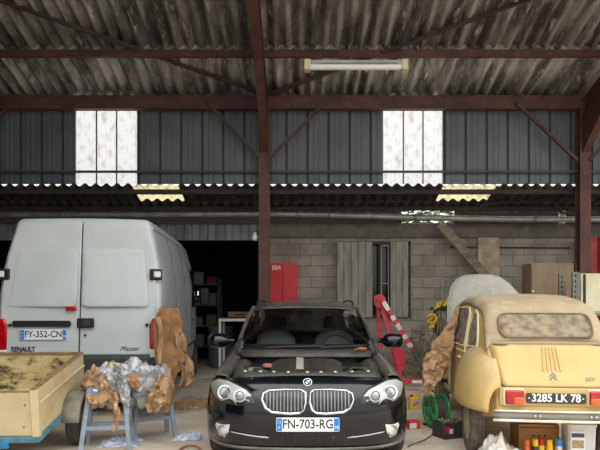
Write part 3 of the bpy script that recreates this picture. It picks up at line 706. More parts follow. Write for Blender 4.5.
for sd in (-1, 1):
    d = slab(door_outline(sd), .03, .04, 'rear_door', m_van, van, .012)
    z0, z1 = 1.40, 2.13
    po_ = [(sd*(x-(.09*(z-z0)/(z1-z0) if x > .4 else 0)), z) for x, z in rrect(.035, .86, z0, z1, .07, 5)]
    MB().patch(po_, lambda x, z, t: on_rear(.030+.0045*min(1, (1-t)*12))(x, z), 12).build('pressed_panel', m_van, d, angle=60)
    h = MB().box((sd*.93, lean(1.80)-.035, 1.80), (.15, .05, .14)).build('door_hinge', m_black, d, bevel=.015)
    MB().box((sd*.955, lean(1.80)-.065, 1.80), (.085, .03, .075)).build('hinge_cover', m_white, h, bevel=.01)
    MB().lathe([(.022, 0), (.018, .015), (.001, .018)], on_rear(.03)(sd*.83, 1.17), (0, -1, 0), 14).build('door_stop', m_black, d)
    # tail lamps
    tl = MB().prism([(sd*.985, .86), (sd*.86, .86), (sd*.86, 1.17), (sd*.90, 1.255), (sd*.985, 1.24)], lambda p: (p[0], -.035, p[1]), lambda p: (p[0], .10, p[1])).build('tail_lamp', m_redlens, van, bevel=.02)
    MB().box((sd*.925, -.02, .815), (.11, .06, .10)).build('white_lamp_lens', m_white, tl, bevel=.01)
    # side panels
    for y0, y1, zz0, zz1 in ((.25, 1.25, 1.3, 2.2), (1.45, 2.45, 1.3, 2.2), (2.6, 3.25, 1.3, 2.2), (.25, 3.25, .75, 1.15)):
        MB().patch(rrect(y0, y1, zz0, zz1, .08, 3), lambda y, z, t: Vector((sd*(WV(z)+.002+.010*min(1, (1-t)*5)), y, z)), 5).build('side_pressing', m_van, van, angle=25)
    MB().patch([(3.42, 1.35), (4.35, 1.35), (4.30, 1.62), (4.08, 2.02), (3.48, 2.05)], lambda y, z, t: Vector((sd*(WV(z)-interp([(3.3, -.006), (3.9, .012), (4.35, .05)], y)), y, z)), 3).build('cab_window', m_glassb, van, solid=.01)
    for y in (1.35, 2.52, 3.30): MB().tube([(sd*(WV(z)+.001), y, z) for z in (.6, 1.0, 1.4, 1.8, 2.1, 2.3, 2.38)], .006, 5).build('panel_seam', m_vanb, van)
    MB().tube([(sd*(WV(2.40)+.004), y, 2.40) for y in (.25, 1.2, 2.4, 3.6)], .012, 6).build('roof_gutter', m_van, van)
    MB().box((sd*1.0, 3.36, 1.12), (.03, .12, .05)).build('door_handle', m_black, van, bevel=.008)
    MB().tube([(sd*1.0, .06, .7), (sd*1.0, 5.0, .7)], .02, 6).build('rubbing_strip', m_vanb, van)
    mr = MB().box((sd*1.14, 4.28, 1.55), (.18, .09, .34)).build('door_mirror', m_black, van, bevel=.03)
    MB().bar((sd*.95, 4.3, 1.45), (sd*1.1, 4.28, 1.5), .04, .05).build('mirror_arm', m_black, mr)
MB().box((-.095-.0, lean(1.40)-.036, 1.375), (.13, .03, .055)).build('high_brake_lamp', m_redlens, van, bevel=.01)
hs = MB().prism(rrect(-.80, -.09, 1.15, 1.225, .03, 3), lambda p: (p[0], -.045, p[1]), lambda p: (p[0], -.02, p[1])).build('handle_strip', m_black, van, bevel=.006)
lk = MB().box((.085, -.035, 1.195), (.21, .03, .12)).build('door_latch', m_black, van, bevel=.015)
MB().box((.095, -.055, 1.19), (.09, .02, .075)).build('latch_grip', M('dark_grip', rgb(46, 47, 48), .4), lk, bevel=.01)
MB().lathe([(.016, 0), (.014, .01), (.001, .01)], (.08, -.03, 1.045), (0, -1, 0), 12).build('keyhole', m_black, van)
plate(van, (-.42, -.040, 1.055), .555, .125, ('FY-352-CN', '78'), 0, .112, .86)
m_dkchrome = M('dark_lettering', rgb(70, 72, 74), .35, metal=.4)
text('RENAULT', .085, m_dkchrome, van, (-.665, -.034, .872), name='maker_lettering', sx=.78, bold=.003)
text('Master', .085, m_dkchrome, van, (.62, -.034, .875), name='script_lettering', sx=1.0, italic=.35)

# ================================================================== crumpled sheets
def sheet(rows, D0, name, mat, parent=None, nu=26, nv=22, amp=.035, sc=5, seed=1, depth=None, thick=.002, edge=.03, smooth=True):
    """rows: (py, left px, right px, D left, D right); a crumpled sheet hung in space"""
    def fn(i, j):
        t = i*(len(rows)-1); k = min(int(t), len(rows)-2); t -= k
        r = [a+(b-a)*t for a, b in zip(rows[k], rows[k+1])]
        jw = min(2.6, .16*(r[2]-r[1])+.4)
        r[1] += jw*noise.noise((i*4.1, seed, 0))*1.6; r[2] += jw*noise.noise((i*4.3, seed, 5))*1.6; r[0] += jw*noise.noise((j*2.2, i*.8, seed+9))*1.1
        p = at(r[1]+(r[2]-r[1])*j, r[0], r[3]+(r[4]-r[3])*j)
        w = math.sin(math.pi*j)*.0
        n = ridge(p, sc, seed)*amp+rnoise(p, sc*2.3, seed+3)*amp*.5
        p = p+Vector((rnoise(p, 4, seed+5)*edge, n, rnoise(p, 4, seed+9)*edge))
        return p
    return MB().grid(fn, nu, nv).build(name, mat, parent, solid=thick, angle=30, smooth=smooth)

t = thing('masking_paper', 'brown masking paper taped over the right rear corner of the white van', 'paper', (-1.65, 7.4, 0))
inv = Matrix.Translation((1.65, -7.4, 0))
def rel(o, m=None):
    o.data.transform(m or inv); return o
rel(sheet([(309, 160, 178, 7.40, 7.55), (318, 154, 181, 7.36, 7.55), (335, 152.5, 182, 7.33, 7.6), (352, 154, 184, 7.30, 7.6), (368, 157, 181, 7.28, 7.55), (380, 160, 177, 7.26, 7.5), (394, 164, 172, 7.25, 7.4)], 0, 'hanging_paper', m_kraftd, t, amp=.05, sc=4, seed=2))
rel(sheet([(332, 176, 184, 7.5, 7.62), (350, 178, 187, 7.5, 7.7), (362, 180, 193, 7.5, 7.75), (376, 180, 195, 7.5, 7.75), (388, 178, 191, 7.5, 7.7)], 0, 'paper_flap', m_kraft, t, 16, 14, amp=.05, sc=5, seed=4))
rel(sheet([(318, 155, 160, 7.33, 7.34), (336, 158, 163, 7.30, 7.3), (352, 157, 162, 7.27, 7.28), (366, 158, 163, 7.25, 7.26)], 0, 'paper_fold', m_kraft, t, 14, 6, amp=.03, sc=6, seed=5))

# ================================================================== BOX TRAILER
m_tply = M('pale_yellow_board', rgb(208, 191, 150), .7, c2=rgb(186, 166, 122), scale=2.4, mix=(.42, .68), c3=rgb(140, 112, 74), scale3=9, mix3=(.66, .78))
m_tin = M('worn_trailer_lining', rgb(196, 172, 116), .8, c2=rgb(216, 198, 150), scale=5, c3=rgb(82, 70, 52), scale3=6, mix3=(.49, .60), stretch=(1, 1, 1.6))
m_tedge = M('bare_board_edge', rgb(150, 120, 84), .85, c2=rgb(108, 82, 58), scale=12)
m_teal = M('teal_chassis_paint', rgb(92, 146, 160), .55, c2=rgb(70, 112, 126), scale=6)
m_fend = M('grey_mudguard', rgb(138, 132, 120), .65, c2=rgb(112, 106, 96), scale=7)
tr = thing('box_trailer', 'pale yellow wooden box trailer on a teal chassis, cut by the left edge', 'trailer', (-2.31, 5.30, .262), R(2.7))
tr.rotation_euler = (R(9), 0, R(2.7))
TL, TW, TZ0, TZ1 = 1.34, 1.15, .02, .435
def panel(name, c, d, mat, par=tr, bv=.004): return MB().box(c, d).build(name, mat, par, bevel=bv)
zc, zh = (TZ0+TZ1)/2, TZ1-TZ0
panel('side_panel', (-.012, TL/2, zc), (.024, TL, zh), m_tply)
panel('side_panel', (-TW+.012, TL/2, zc), (.024, TL, zh), m_tply)
panel('tailgate', (-TW/2, .012, zc-.01), (TW-.05, .024, zh-.02), m_tply)
panel('headboard', (-TW/2, TL-.012, zc), (TW-.05, .024, zh), m_tply)
# lining boards inside, with bare worn top edges
panel('lining_board', (-.036, TL/2, zc-.01), (.022, TL-.06, zh-.03), m_tin)
panel('lining_board', (-TW+.036, TL/2, zc-.01), (.022, TL-.06, zh-.03), m_tin)
panel('lining_board', (-TW/2, TL-.036, zc-.01), (TW-.1, .022, zh-.03), m_tin)
panel('floor_board', (-TW/2, TL/2, TZ0+.012), (TW-.06, TL-.06, .024), m_tin)
for c, d in (((-.022, TL/2, TZ1+.006), (.05, TL, .014)), ((-TW/2, TL-.022, TZ1+.006), (TW-.06, .05, .014)), ((-TW+.022, TL/2, TZ1+.006), (.05, TL, .014)), ((-TW/2, .02, TZ1-.017), (TW-.06, .04, .012))):
    panel('top_rail', c, d, m_tedge)
panel('side_batten', (.006, TL/2, TZ1-.14), (.014, TL-.02, .025), m_tply)
MB().prism([(.014, 0), (-.05, -.012), (-.05, .03), (.014, .05)], lambda p: (p[0], p[1], TZ0-.01), lambda p: (p[0], p[1], TZ1)).build('corner_strip', m_tply, tr, bevel=.004)
for sx in (-.02, -TW+.02): panel('chassis_rail', (sx, TL/2, TZ0-.035), (.05, TL, .06), m_teal)
panel('cross_member', (-TW/2, .02, TZ0-.035), (TW, .05, .06), m_teal)
panel('cross_member', (-TW/2, TL-.03, TZ0-.035), (TW, .05, .06), m_teal)
panel('light_bracket', (-.36, -.01, TZ0-.085), (.20, .03, .05), M('blue_bracket', rgb(40, 130, 190), .5))
for x, z in ((-.10, .30), (-.34, .29), (-.12, .10)): MB().lathe([(.011, 0), (.009, .004), (.001, .004)], (x, 0, z), (0, -1, 0), 10).build('panel_screw', m_galvd, tr)
AX = .84
panel('axle', (-TW/2, AX, -.11), (TW, .05, .05), m_blackm)
for sd, x in ((1, .085), (-1, -TW-.085)):
    wheel(tr, (x, AX, -.133), .25, .13, sd, m_rubber, m_galvd, .145, cap=m_galvd)
    secs = []
    for k in range(15):
        a = R(-4+172*k/14); r_ = .295
        p_ = lambda rr: (AX+rr*math.cos(a), -.133+rr*math.sin(a))
        secs.append([(x-sd*.085, *p_(r_)), (x+sd*.07, *p_(r_)), (x+sd*.085, *p_(r_-.01)), (x+sd*.09, *p_(r_-.045))])
    MB().loft(secs, closed=False).build('mudguard', m_fend, tr, solid=.006)
    panel('leaf_spring', (-.02 if sd > 0 else -TW+.02, AX, -.06), (.05, .4, .03), m_blackm)
MB().bar((-TW/2, TL-.1, TZ0-.05), (-TW/2, TL+.40, TZ0-.05), .06, .06).build('drawbar', m_teal, tr)
MB().tube([(-TW/2, TL+.2, TZ0-.05), (-TW/2, TL+.2-.0755, TZ0-.05-.478)], .022, 8).build('jockey_stand', m_galvd, tr)

# ================================================================== TRESTLES AND THE WRAPPED PARTS
m_tres = M('blue_grey_trestle_paint', rgb(142, 154, 166), .55, c2=rgb(122, 132, 144), scale=7)
def trestle(label, c, rz, w, d, zt):
    r = thing('trestle', label, 'trestle', c, rz, 'trestles under the wrapped bundle')
    MB().box((0, 0, zt), (w+.0, .05, .05)).build('top_beam', m_tres, r, bevel=.005)
    for sx in (-1, 1):
        ft = []
        for sy in (-1, 1):
            a = Vector((sx*(w/2-.02), sy*.02, zt-.01)); b = Vector((sx*(w/2+.05), sy*d/2, 0)); ft.append((a, b))
            q = (b-a).normalized()
            MB().bar(a, b, .045, .028, (0, 1, 0)).build('leg', m_tres, r, bevel=.003)
        MB().bar(ft[0][0].lerp(ft[0][1], .68), ft[1][0].lerp(ft[1][1], .68), .022, .04).build('spreader', m_tres, r, bevel=.003)
    for sy in (-1, 1):
        MB().bar((-w/2-.02, sy*d*.33, zt*.32), (w/2+.02, sy*d*.33, zt*.32), .02, .04).build('side_rail', m_tres, r, bevel=.003)
    return r
trestle('blue-grey trestle beside the trailer wheel, nearer of the two under the bundle', (-1.92, 6.0, 0), R(8), .36, .34, .70)
trestle('blue-grey trestle farther from the trailer, right one of the two under the bundle', (-1.60, 6.46, 0), R(28), .34, .36, .70)
# bundle: lumpy core of kraft paper and clear film
m_film = M('grey_plastic_film', rgb(172, 172, 172), .22, c2=rgb(120, 120, 122), scale=6, c3=rgb(215, 216, 218), scale3=8, mix3=(.55, .68), spec=.9, coat=.4, bump=.35, bscale=24)
bd_c = Vector((-1.78, 6.2, .60))
def bundle(x0, x1, seed, amp=.09, cz=.62, rz=.20, ry=.22):
    def fn(i, j):
        a = 2*math.pi*j; s = -1+2*i; e = (1-abs(s)**3)**.5
        c = Vector((x0+(x1-x0)*i, 0, cz))
        p = c+Vector((0, math.cos(a)*ry*e, math.sin(a)*rz*e))
        q = p-c; n = ridge(p+bd_c, 5.5, seed)*amp+rnoise(p, 9, seed)*amp*.45
        return p+(q.normalized() if q.length > 1e-5 else Vector((0, 0, 1)))*n
    return MB().grid(fn, 40, 44)
wb_ = thing('wrapped_bundle', 'car parts wrapped in brown paper and clear film, lying across two trestles', 'bundle', (bd_c.x, bd_c.y, 0))
bundle(-.40, .45, 3, .10, .62, .20, .21).build('plastic_film', m_film, wb_, angle=25)
bundle(-.46, -.06, 8, .10, .585, .19, .20).build('kraft_wrap', m_kraft, wb_, angle=25)
bundle(.22, .47, 12, .09, .545, .20, .20).build('kraft_wrap', m_kraft, wb_, angle=25)
ib = Matrix.Translation(-Vector((bd_c.x, bd_c.y, 0)))
rel(sheet([(392, 105, 119, 5.95, 5.95), (404, 108, 121, 5.93, 5.93), (416, 113, 121, 5.92, 5.92), (431, 115, 119, 5.92, 5.92)], 0, 'hanging_strip', m_kraft, wb_, 16, 10, .06, 6, 6), ib)
rel(sheet([(370, 92, 99, 5.95, 5.93), (382, 88, 108, 5.93, 5.90), (396, 88, 112, 5.93, 5.90), (409, 93, 101, 5.95, 5.95)], 0, 'paper_flap', m_kraft, wb_, 22, 16, .08, 6, 11), ib)
rel(sheet([(374, 160, 166, 6.0, 6.1), (386, 154, 169, 5.94, 6.05), (398, 146, 167, 5.93, 6.05), (413, 147, 156, 5.98, 6.08)], 0, 'paper_flap', m_kraft, wb_, 22, 16, .08, 6, 15), ib)
rel(sheet([(374, 127, 137, 5.92, 5.92), (382, 127, 139, 5.90, 5.90), (389, 129, 136, 5.92, 5.92)], 0, 'paper_patch', m_kraftd, wb_, 10, 10, .03, 6, 17), ib)
rel(sheet([(362, 112, 118, 6.0, 5.97), (380, 115, 125, 5.92, 5.91), (398, 119, 130, 5.90, 5.90), (413, 126, 131, 5.93, 5.93)], 0, 'film_flap', m_film, wb_, 22, 12, .07, 7, 21), ib)
st_ = MB().box((0, 0, 0), (.058, .006, .05)).build('blue_sticker', M('sticker_blue', rgb(66, 138, 190), .5), wb_)
st_.location = at(95, 391, 5.86)-Vector((bd_c.x, bd_c.y, 0)); st_.rotation_euler = (.1, .2, .2)
MB().box((0, -.004, .008), (.045, .004, .018)).build('sticker_band', m_white, st_)
sp_ = MB().box((0, 0, 0), (.10, .08, .05)).build('sponge', M('pale_yellow_foam', rgb(222, 208, 130), .9, bump=.4), None, bevel=.012)
tag(sp_, 'pale yellow sponge lying on top of the wrapped bundle', 'sponge'); sp_.location = at(115, 365.5, 6.15); sp_.rotation_euler = (0, .1, .3)

# loose things on the floor in front
m_plast = M('bluish_white_plastic', rgb(205, 210, 226), .3, c2=rgb(168, 176, 204), scale=9, spec=.8, coat=.3)
def crumple(name, label, cat, c, rx, ry, h, mat, seed, rz=0, n=30, fl=False, fq=9):
    def fn(i, j):
        x, y = -1+2*i, -1+2*j; e = max(0, 1-(x*x)**1.5)*max(0, 1-(y*y)**1.5)
        p = Vector((x*rx*(1+.25*rnoise((x, y, 0), 1.6, seed)), y*ry*(1+.25*rnoise((x, y, 1), 1.6, seed+1)), 0))
        z = (abs(rnoise(p, fq, seed+2))*.8+.35)*h*(e**.5 if not fl else 1)+.003
        return (p.x, p.y, z)
    o = MB().grid(fn, n, n).build(name, mat, None, solid=.002, angle=25)
    o.location = c; o.rotation_euler = (0, 0, rz)
    return tag(o, label, cat)
crumple('plastic_sheet', 'crumpled bluish plastic sheet on the floor under the trestles', 'plastic sheet', (-1.85, 6.18, 0), .20, .16, .07, m_plast, 3, .2)
crumple('plastic_sheet', 'crumpled bluish plastic sheet lying alone between the trestles and the black car', 'plastic sheet', (-1.21, 6.42, 0), .15, .13, .06, m_plast, 9, .1)
crumple('paper_strip', 'flat brown paper lying on the floor between van and black car', 'paper', (-1.50, 8.42, 0), .27, .34, .10, m_kraft, 12, -.1)
hs_ = MB().tube([at(x, 300+1.468*600/d, d) for x, d in ((176, 5.75), (181, 5.93), (188, 6.05), (195, 6.03), (200, 5.92), (204, 5.72), (207, 5.5))], .012, 7).build('hose', M('brown_hose', rgb(160, 112, 84), .6))
tag(hs_, 'brown hose curving on the floor by the black car', 'hose')

# ================================================================== CREAM 1960s STYLE SALOON, seen from behind
m_cream = M('cream_yellow_paint', rgb(208, 178, 114), .5, c2=rgb(198, 168, 106), scale=3, c3=rgb(172, 146, 100), scale3=6, mix3=(.6, .78), dust=rgb(168, 152, 124), dust_amt=.75)
m_creamp = M('cream_yellow_lid', rgb(196, 168, 106), .45, c2=rgb(184, 156, 96), scale=5, mix=(.45, .7))
m_creamt = M('pale_cream_trim', rgb(238, 222, 180), .5)
m_fabric = M('dusty_fabric_roof', rgb(170, 152, 122), .95, c2=rgb(156, 138, 110), scale=4, c3=rgb(186, 170, 142), scale3=9, bump=.1)
m_dustyglass = glass('dust_covered_glass', (.3, .3, .28, 1), dust=rgb(160, 144, 118), dust_amt=.92)
m_sideglass = glass('dusty_side_glass', (.35, .36, .34, 1), dust=rgb(158, 148, 126), dust_amt=.9)
m_rubseal = M('window_rubber', rgb(120, 104, 82), .8, c2=rgb(86, 74, 60), scale=6)
m_bump = M('cream_white_bumper', rgb(232, 226, 206), .45, c2=rgb(200, 190, 166), scale=8)
m_cw = M('grey_bumper_inset', rgb(140, 138, 130), .5)
car = thing('saloon_car', 'old cream yellow round-backed saloon with dusty rear window, bonnet raised', 'car', (2.185, 5.10, 0), R(-6.5))
ZC = [(.05, .56), (.085, .72), (.16, .86), (.27, 1.09), (.37, 1.23), (.46, 1.345), (.56, 1.425), (.72, 1.475), (.95, 1.505), (1.3, 1.535), (1.8, 1.52), (2.1, 1.47), (2.22, 1.36), (2.42, 1.04)]
def zc_(y): return smooth_interp(ZC, y)
def wc_(y): return smooth_interp([(.04, .475), (.2, .52), (.5, .56), (1.0, .60), (1.8, .62), (2.45, .60)], y)
def wr_(y): return smooth_interp([(.2, .50), (.5, .485), (.9, .50), (1.4, .515), (2.1, .50), (2.4, .50)], y)
def xs_(y, z):
    w = wc_(y)
    return w if z < .85 else w-(w-wr_(y))*min(1, (z-.85)/.6)**1.25
def car_sec(y):
    zt = zc_(y); zs = max(.49, zt-.11); q = []; zb = interp([(.1, .47), (.6, .36)], y)
    for k in range(15):
        z = zb+(zs-zb)*k/14; q.append((xs_(y, z)-.03*max(0, (.5-z)/.14)**2, z))
    x0 = q[-1][0]
    for k in range(1, 7):
        a = R(90*k/6); q.append((x0-.13+.13*math.cos(a), zs+(zt-.014-zs)*math.sin(a)))
    xx = q[-1][0]
    for k in range(1, 5): q.append((xx*(1-k/4), zt-.014+.014*math.sin(R(90*k/4))))
    full = q+[(-x, z) for x, z in reversed(q[:-1])]
    return [(x, y, z) for x, z in full]
YS = [.05, .06, .07, .085]+[.10+.03*k for k in range(20)]+[.72+.1*k for k in range(14)]+[2.1, 2.16, 2.22, 2.28, 2.34, 2.42]
MB().loft([car_sec(y) for y in YS]).build('body', m_cream, car, angle=50)
# inverse of the rear slope: y for a height z
_tab = [(zc_(y), y) for y in [.05+.01*k for k in range(60)]]
def yr(z): return interp(_tab, z)
def on_back(off=.008): return lambda x, z, t=1: Vector((x, yr(z)-off*.85+.10*max(0, (abs(x)-.36)/.16)**3*.5, z+off*.4))
# fabric roof continuing down to the rear window
def fab(i, j):
    y = .285+(2.08-.285)*i; s = -1+2*j; zt = zc_(y); x0 = xs_(y, max(.42, zt-.11))
    a = abs(s)
    if a < .74: x = (x0-.13)*a/.74; z = zt-.014*(a/.74)**2
    else:
        k = R(90*(1-(a-.74)/.26)); x = x0-.13+.13*math.cos(k); z = zt-.11+.096*math.sin(k)
    return Vector((math.copysign(x*1.006, s), y-.006, z+.008))
MB().grid(fab, 50, 40).build('fabric_roof', m_fabric, car, angle=60, solid=.006)
bl = [(-.505, 1.075), (.505, 1.075), (.475, .9), (.445, .745), (.40, .722), (-.40, .722), (-.445, .745), (-.475, .9)]
def densify(o, n=6): return [(a[0]+(b[0]-a[0])*k/n, a[1]+(b[1]-a[1])*k/n) for a, b in zip(o, o[1:]+o[:1]) for k in range(n)]
lid = MB().patch(densify(bl), on_back(.012), 8).build('boot_lid', m_creamp, car, angle=60, solid=.006)
MB().tube([on_back(.010)(x, z) for x, z in densify(bl)], .005, 5, closed=True).build('lid_seal', m_rubseal, lid)
for k in range(5):
    x0, x1 = (k-2)*.028, (k-2)*.036
    MB().tube([on_back(.020)(x0+(x1-x0)*q/8, 1.05-.20*q/8) for q in range(9)], .006, 6).build('pressed_rib', m_creamp, lid)
# double chevron, mascot handle and script
ch = MB()
for dz in (0, .028):
    for sd in (-1, 1): ch.bar(on_back(.022)(0, .808+dz), on_back(.022)(sd*.028, .780+dz), .007, .006, (0, 1, 0))
ch.build('chevron_emblem', m_galv, lid, smooth=False)
text('2CV', .045, m_galvd, lid, on_back(.02)(.30, .79)+Vector((0, -.004, 0)), (R(66), 0, 0), name='script_badge', italic=.3)
MB().loft([[on_back(.011)(-.515+1.03*k/20, z) for k in range(21)] for z in (1.075, 1.105)], closed=False).build('roof_hem', M('hem_rubber', rgb(150, 132, 104), .85), car, solid=.006)
ro = rrect(-.405, .405, 1.135, 1.345, .07, 5)
rw = MB().patch(densify(ro, 2), on_back(.020), 6).build('rear_window', m_dustyglass, car, solid=.004)
MB().tube([on_back(.022)(x, z) for x, z in densify(ro, 2)], .0095, 6, closed=True).build('window_seal', m_rubseal, rw)
MB().lathe([(.011, 0), (.009, .006), (.001, .006)], on_back(.022)(-.06, 1.325), (0, -1, .5), 10).build('window_clip', m_rubseal, rw)
# rear panel items
rp_ = MB().box((0, .055, .645), (.93, .03, .16)).build('rear_panel', m_cream, car, bevel=.01)
pe = MB().prism(rrect(-.245, .245, -.042, .042, .012, 3), lambda p: (p[0], -.006, p[1]), lambda p: (p[0], .006, p[1])).build('number_plate', M('black_number_plate', rgb(52, 54, 54), .5), car)
pe.location = (0, .032, .638)
text('3285 LK 78', .094, m_platew, pe, (0, -.0075, .001), name='plate_text', sx=.92, bold=.0022)
for x in (-.222, .222): MB().lathe([(.008, 0), (.006, .004), (.001, .004)], (x, -.006, 0), (0, -1, 0), 8).build('plate_screw', m_white, pe)
for sd in (-1, 1):
    tl = MB().box((sd*.345, .02, .645), (.155, .05, .125)).build('tail_lamp', m_redlens, car, bevel=.014)
    MB().box((sd*.315+.0, -.006, .615), (.085, .03, .065)).build('amber_lens', m_orangelens, tl, bevel=.01)
    MB().box((sd*.35, .035, .645), (.175, .03, .145)).build('lamp_gasket', m_creamt, tl, bevel=.01)
MB().loft([[(x, -.055-.02*(1-(x/.53)**2)+.0, z) for x in [-.53+1.06*k/16 for k in range(17)]] for z in (.535, .548)], closed=False).build('bumper_rail', m_bump, car, solid=.03)
MB().loft([[(x, -.045-.02*(1-(x/.53)**2), z) for x in [-.53+1.06*k/16 for k in range(17)]] for z in (.475, .535)], closed=False).build('bumper_inset', m_cw, car, solid=.01)
MB().loft([[(x, -.06-.02*(1-(x/.54)**2), z) for x in [-.54+1.08*k/16 for k in range(17)]] for z in (.452, .472)], closed=False).build('bumper_rail', m_bump, car, solid=.034)
for x in (-.20, -.16, .25, .29): MB().lathe([(.012, 0), (.009, .012), (.001, .014)], (x, -.072, .505), (0, -1, 0), 10).build('bumper_bolt', m_chrome, car)
# rear wings
for sd in (-1, 1):
    secs = []
    for k in range(31):
        y = .0+1.36*k/30; s = (y-.64)/.685; pr = max(0.0, 1-abs(s)**2.3)**.5
        ox, tz = .46+.285*pr, .51+.525*pr
        secs.append([(sd*(.46+(ox-.46)*max(0, math.cos(R(a)))**.85), y, .51-.02*math.cos(R(a))+.02+(tz-.51)*math.sin(R(a))**.9) for a in range(0, 91, 6)])
    MB().loft(secs, closed=False).build('rear_wing', m_cream, car, angle=60, solid=.008)
    wheel(car, (sd*.575, .70, .31), .31, .135, sd, m_dustyrubber, M('dusty_wheel', rgb(166, 152, 124), .7), .19, cap=M('dusty_wheel_cap', rgb(180, 166, 138), .6))
    wheel(car, (sd*.60, 3.02, .31), .31, .135, sd, m_dustyrubber, MATS['dusty_wheel'], .19, cap=MATS['dusty_wheel_cap'])
    # side windows
    def on_side(off): return lambda y, z, t=1: Vector((sd*(xs_(y, z)+off), y, z))
    q = [(.60, 1.03), (1.0, 1.01), (1.02, 1.18), (.97, 1.33), (.86, 1.38), (.76, 1.34), (.66, 1.20), (.61, 1.10)]
    d = [(1.13, 1.0), (1.92, .99), (1.97, 1.15), (1.95, 1.33), (1.88, 1.39), (1.2, 1.40), (1.13, 1.35), (1.12, 1.15)]
    for o_, nm in ((q, 'quarter_window'), (d, 'door_window')):
        w_ = MB().patch(densify(o_, 3), on_side(.004), 4).build(nm, m_sideglass, car, solid=.004)
        MB().tube([on_side(.006)(y, z) for y, z in densify(o_, 3)], .010, 6, closed=True).build('window_seal', m_creamt, w_)
    MB().tube([on_side(.008)(1.07, z) for z in (.42, .6, .8, 1.0, 1.2, 1.36)], .009, 6).build('door_edge', m_creamt, car)
    MB().tube([on_side(.010)(2.05, z) for z in (.42, .6, .8, 1.0, 1.2, 1.36, 1.42)], .014, 6).build('door_edge', m_creamt, car)
    MB().tube([on_side(.008)(y, .94) for y in (.5, .9, 1.3, 1.7, 2.1, 2.4)], .009, 6).build('waist_bead', m_creamt, car)
    hb = MB().bar(on_side(.03)(1.16, .88), on_side(.03)(1.30, .88), .018, .022).build('door_handle', m_white, car, bevel=.004)
    MB().bar((sd*.61, .9, .40), (sd*.62, 2.5, .40), .04, .05).build('sill', m_cream, car, bevel=.01)
    secs = []
    for k in range(25):
        y = 2.5+1.25*k/24; s = (y-3.1)/.64; pr = max(0.0, 1-abs(s)**2.4)**.5
        secs.append([(sd*(.42+(.31*pr)*max(0, math.cos(R(a)))**.85), y, .46+.46*pr*math.sin(R(a))**.9) for a in range(0, 91, 9)])
    MB().loft(secs, closed=False).build('front_wing', m_cream, car, angle=60, solid=.008)
# nose under the raised bonnet
MB().loft([[(-w, y, .4), (-w, y, z), (w, y, z), (w, y, .4)] for y, w, z in ((2.40, .55, .96), (2.8, .44, .86), (3.4, .36, .80), (3.6, .34, .72))]).build('engine_compartment', m_cream, car)
m_bon = M('grey_dusty_bonnet', rgb(170, 167, 156), .75, c2=rgb(152, 149, 138), scale=3, c3=rgb(186, 182, 168), scale3=6)
bo = [(-.60, .98), (-.585, 1.2), (-.575, 1.45), (-.53, 1.64), (-.46, 1.745), (-.36, 1.79), (-.2, 1.805), (-.04, 1.80), (.08, 1.77), (.19, 1.69), (.31, 1.55), (.40, 1.35), (.44, 1.15), (.45, .98)]
def bonnet(x, z, t): return Vector((x, 2.50+.18*(z-1.0)-.06*(1-t*t), z))
bn_ = MB().patch(densify(bo, 2), bonnet, 8).build('raised_bonnet', m_bon, car, angle=60, solid=.02)
MB().tube([bonnet(x, z, 1)+Vector((0, -.004, 0)) for x, z in densify(bo[1:-1], 2)[:-2]], .011, 6).build('bonnet_edge', m_bon, bn_)

# brown paper over the left side of the cream car
ps = thing('masking_paper', 'brown paper hanging over the left front door of the cream car', 'paper', (1.6, 6.9, 0))
ip = Matrix.Translation((-1.6, -6.9, 0))
rel(sheet([(303, 457.5, 460, 6.95, 6.9), (318, 450, 458, 6.9, 6.8), (332, 441, 455, 6.85, 6.75), (345, 432, 452, 6.82, 6.7), (360, 428, 449, 6.8, 6.68), (375, 427, 448, 6.78, 6.66)], 0, 'paper_drape', m_kraft, ps, 26, 20, .07, 5, 23), ip)
rel(sheet([(352, 427, 446, 6.74, 6.64), (366, 424, 447, 6.7, 6.62), (378, 425, 444, 6.68, 6.62), (388, 423, 434, 6.68, 6.64), (398, 422, 429, 6.68, 6.66)], 0, 'paper_drape', m_kraft, ps, 20, 16, .07, 6, 29), ip)

# ================================================================== THINGS ON AND BY THE BLOCK WALL
m_shut = M('grey_shutter_boards', rgb(150, 146, 134), .8, c2=rgb(122, 118, 108), scale=3, stretch=(4, 1, .5))
win = structure(thing('window_5', 'window in the block wall with grey board shutters, left one wide, right one ajar', 'window', ((wx0+wx1)/2, WY, wz0)))
ww, wh = wx1-wx0, wz1-wz0
fr = MB()
for c, d in (((-ww/2+.03, .02, wh/2), (.06, .12, wh)), ((ww/2-.03, .02, wh/2), (.06, .12, wh)), ((0, .02, wh-.03), (ww, .12, .06)), ((0, .02, .03), (ww, .14, .06)), ((.10, .02, wh/2), (.03, .06, wh))): fr.box(c, d)
fr.build('window_frame', m_beamd, win, bevel=.006)
MB().box((0, .14, wh/2), (ww+.1, .02, wh+.1)).build('dark_pane', M('dark_pane', rgb(24, 25, 25), .15), win)
def shutter(x0, x1, n, nm, y=-.045, z0=.0):
    o = MB(); w = (x1-x0)/n
    for k in range(n): o.box((x0+w*(k+.5), y, (wh+z0)/2), (w-.006, .03, wh-z0-.02))
    sh = o.build(nm, m_shut, win, bevel=.004)
    MB().box(((x0+x1)/2, y-.0+.02, wh*.2), (x1-x0-.02, .02, .09)).build('ledge_board', m_shut, sh)
    MB().box(((x0+x1)/2, y+.02, wh*.8), (x1-x0-.02, .02, .09)).build('ledge_board', m_shut, sh)
    return sh
shutter(-ww/2-.02, -ww/2+.68, 5, 'shutter'); shutter(ww/2-.40, ww/2-.05, 3, 'shutter')
sa = MB()
for c, d in (((.145, .0, wh/2), (.025, .03, wh-.1)), ((.285, .0, wh/2), (.02, .03, wh-.1)), ((.215, .0, wh-.08), (.14, .03, .03)), ((.215, .0, wh*.45), (.14, .03, .02))): sa.box(c, d)
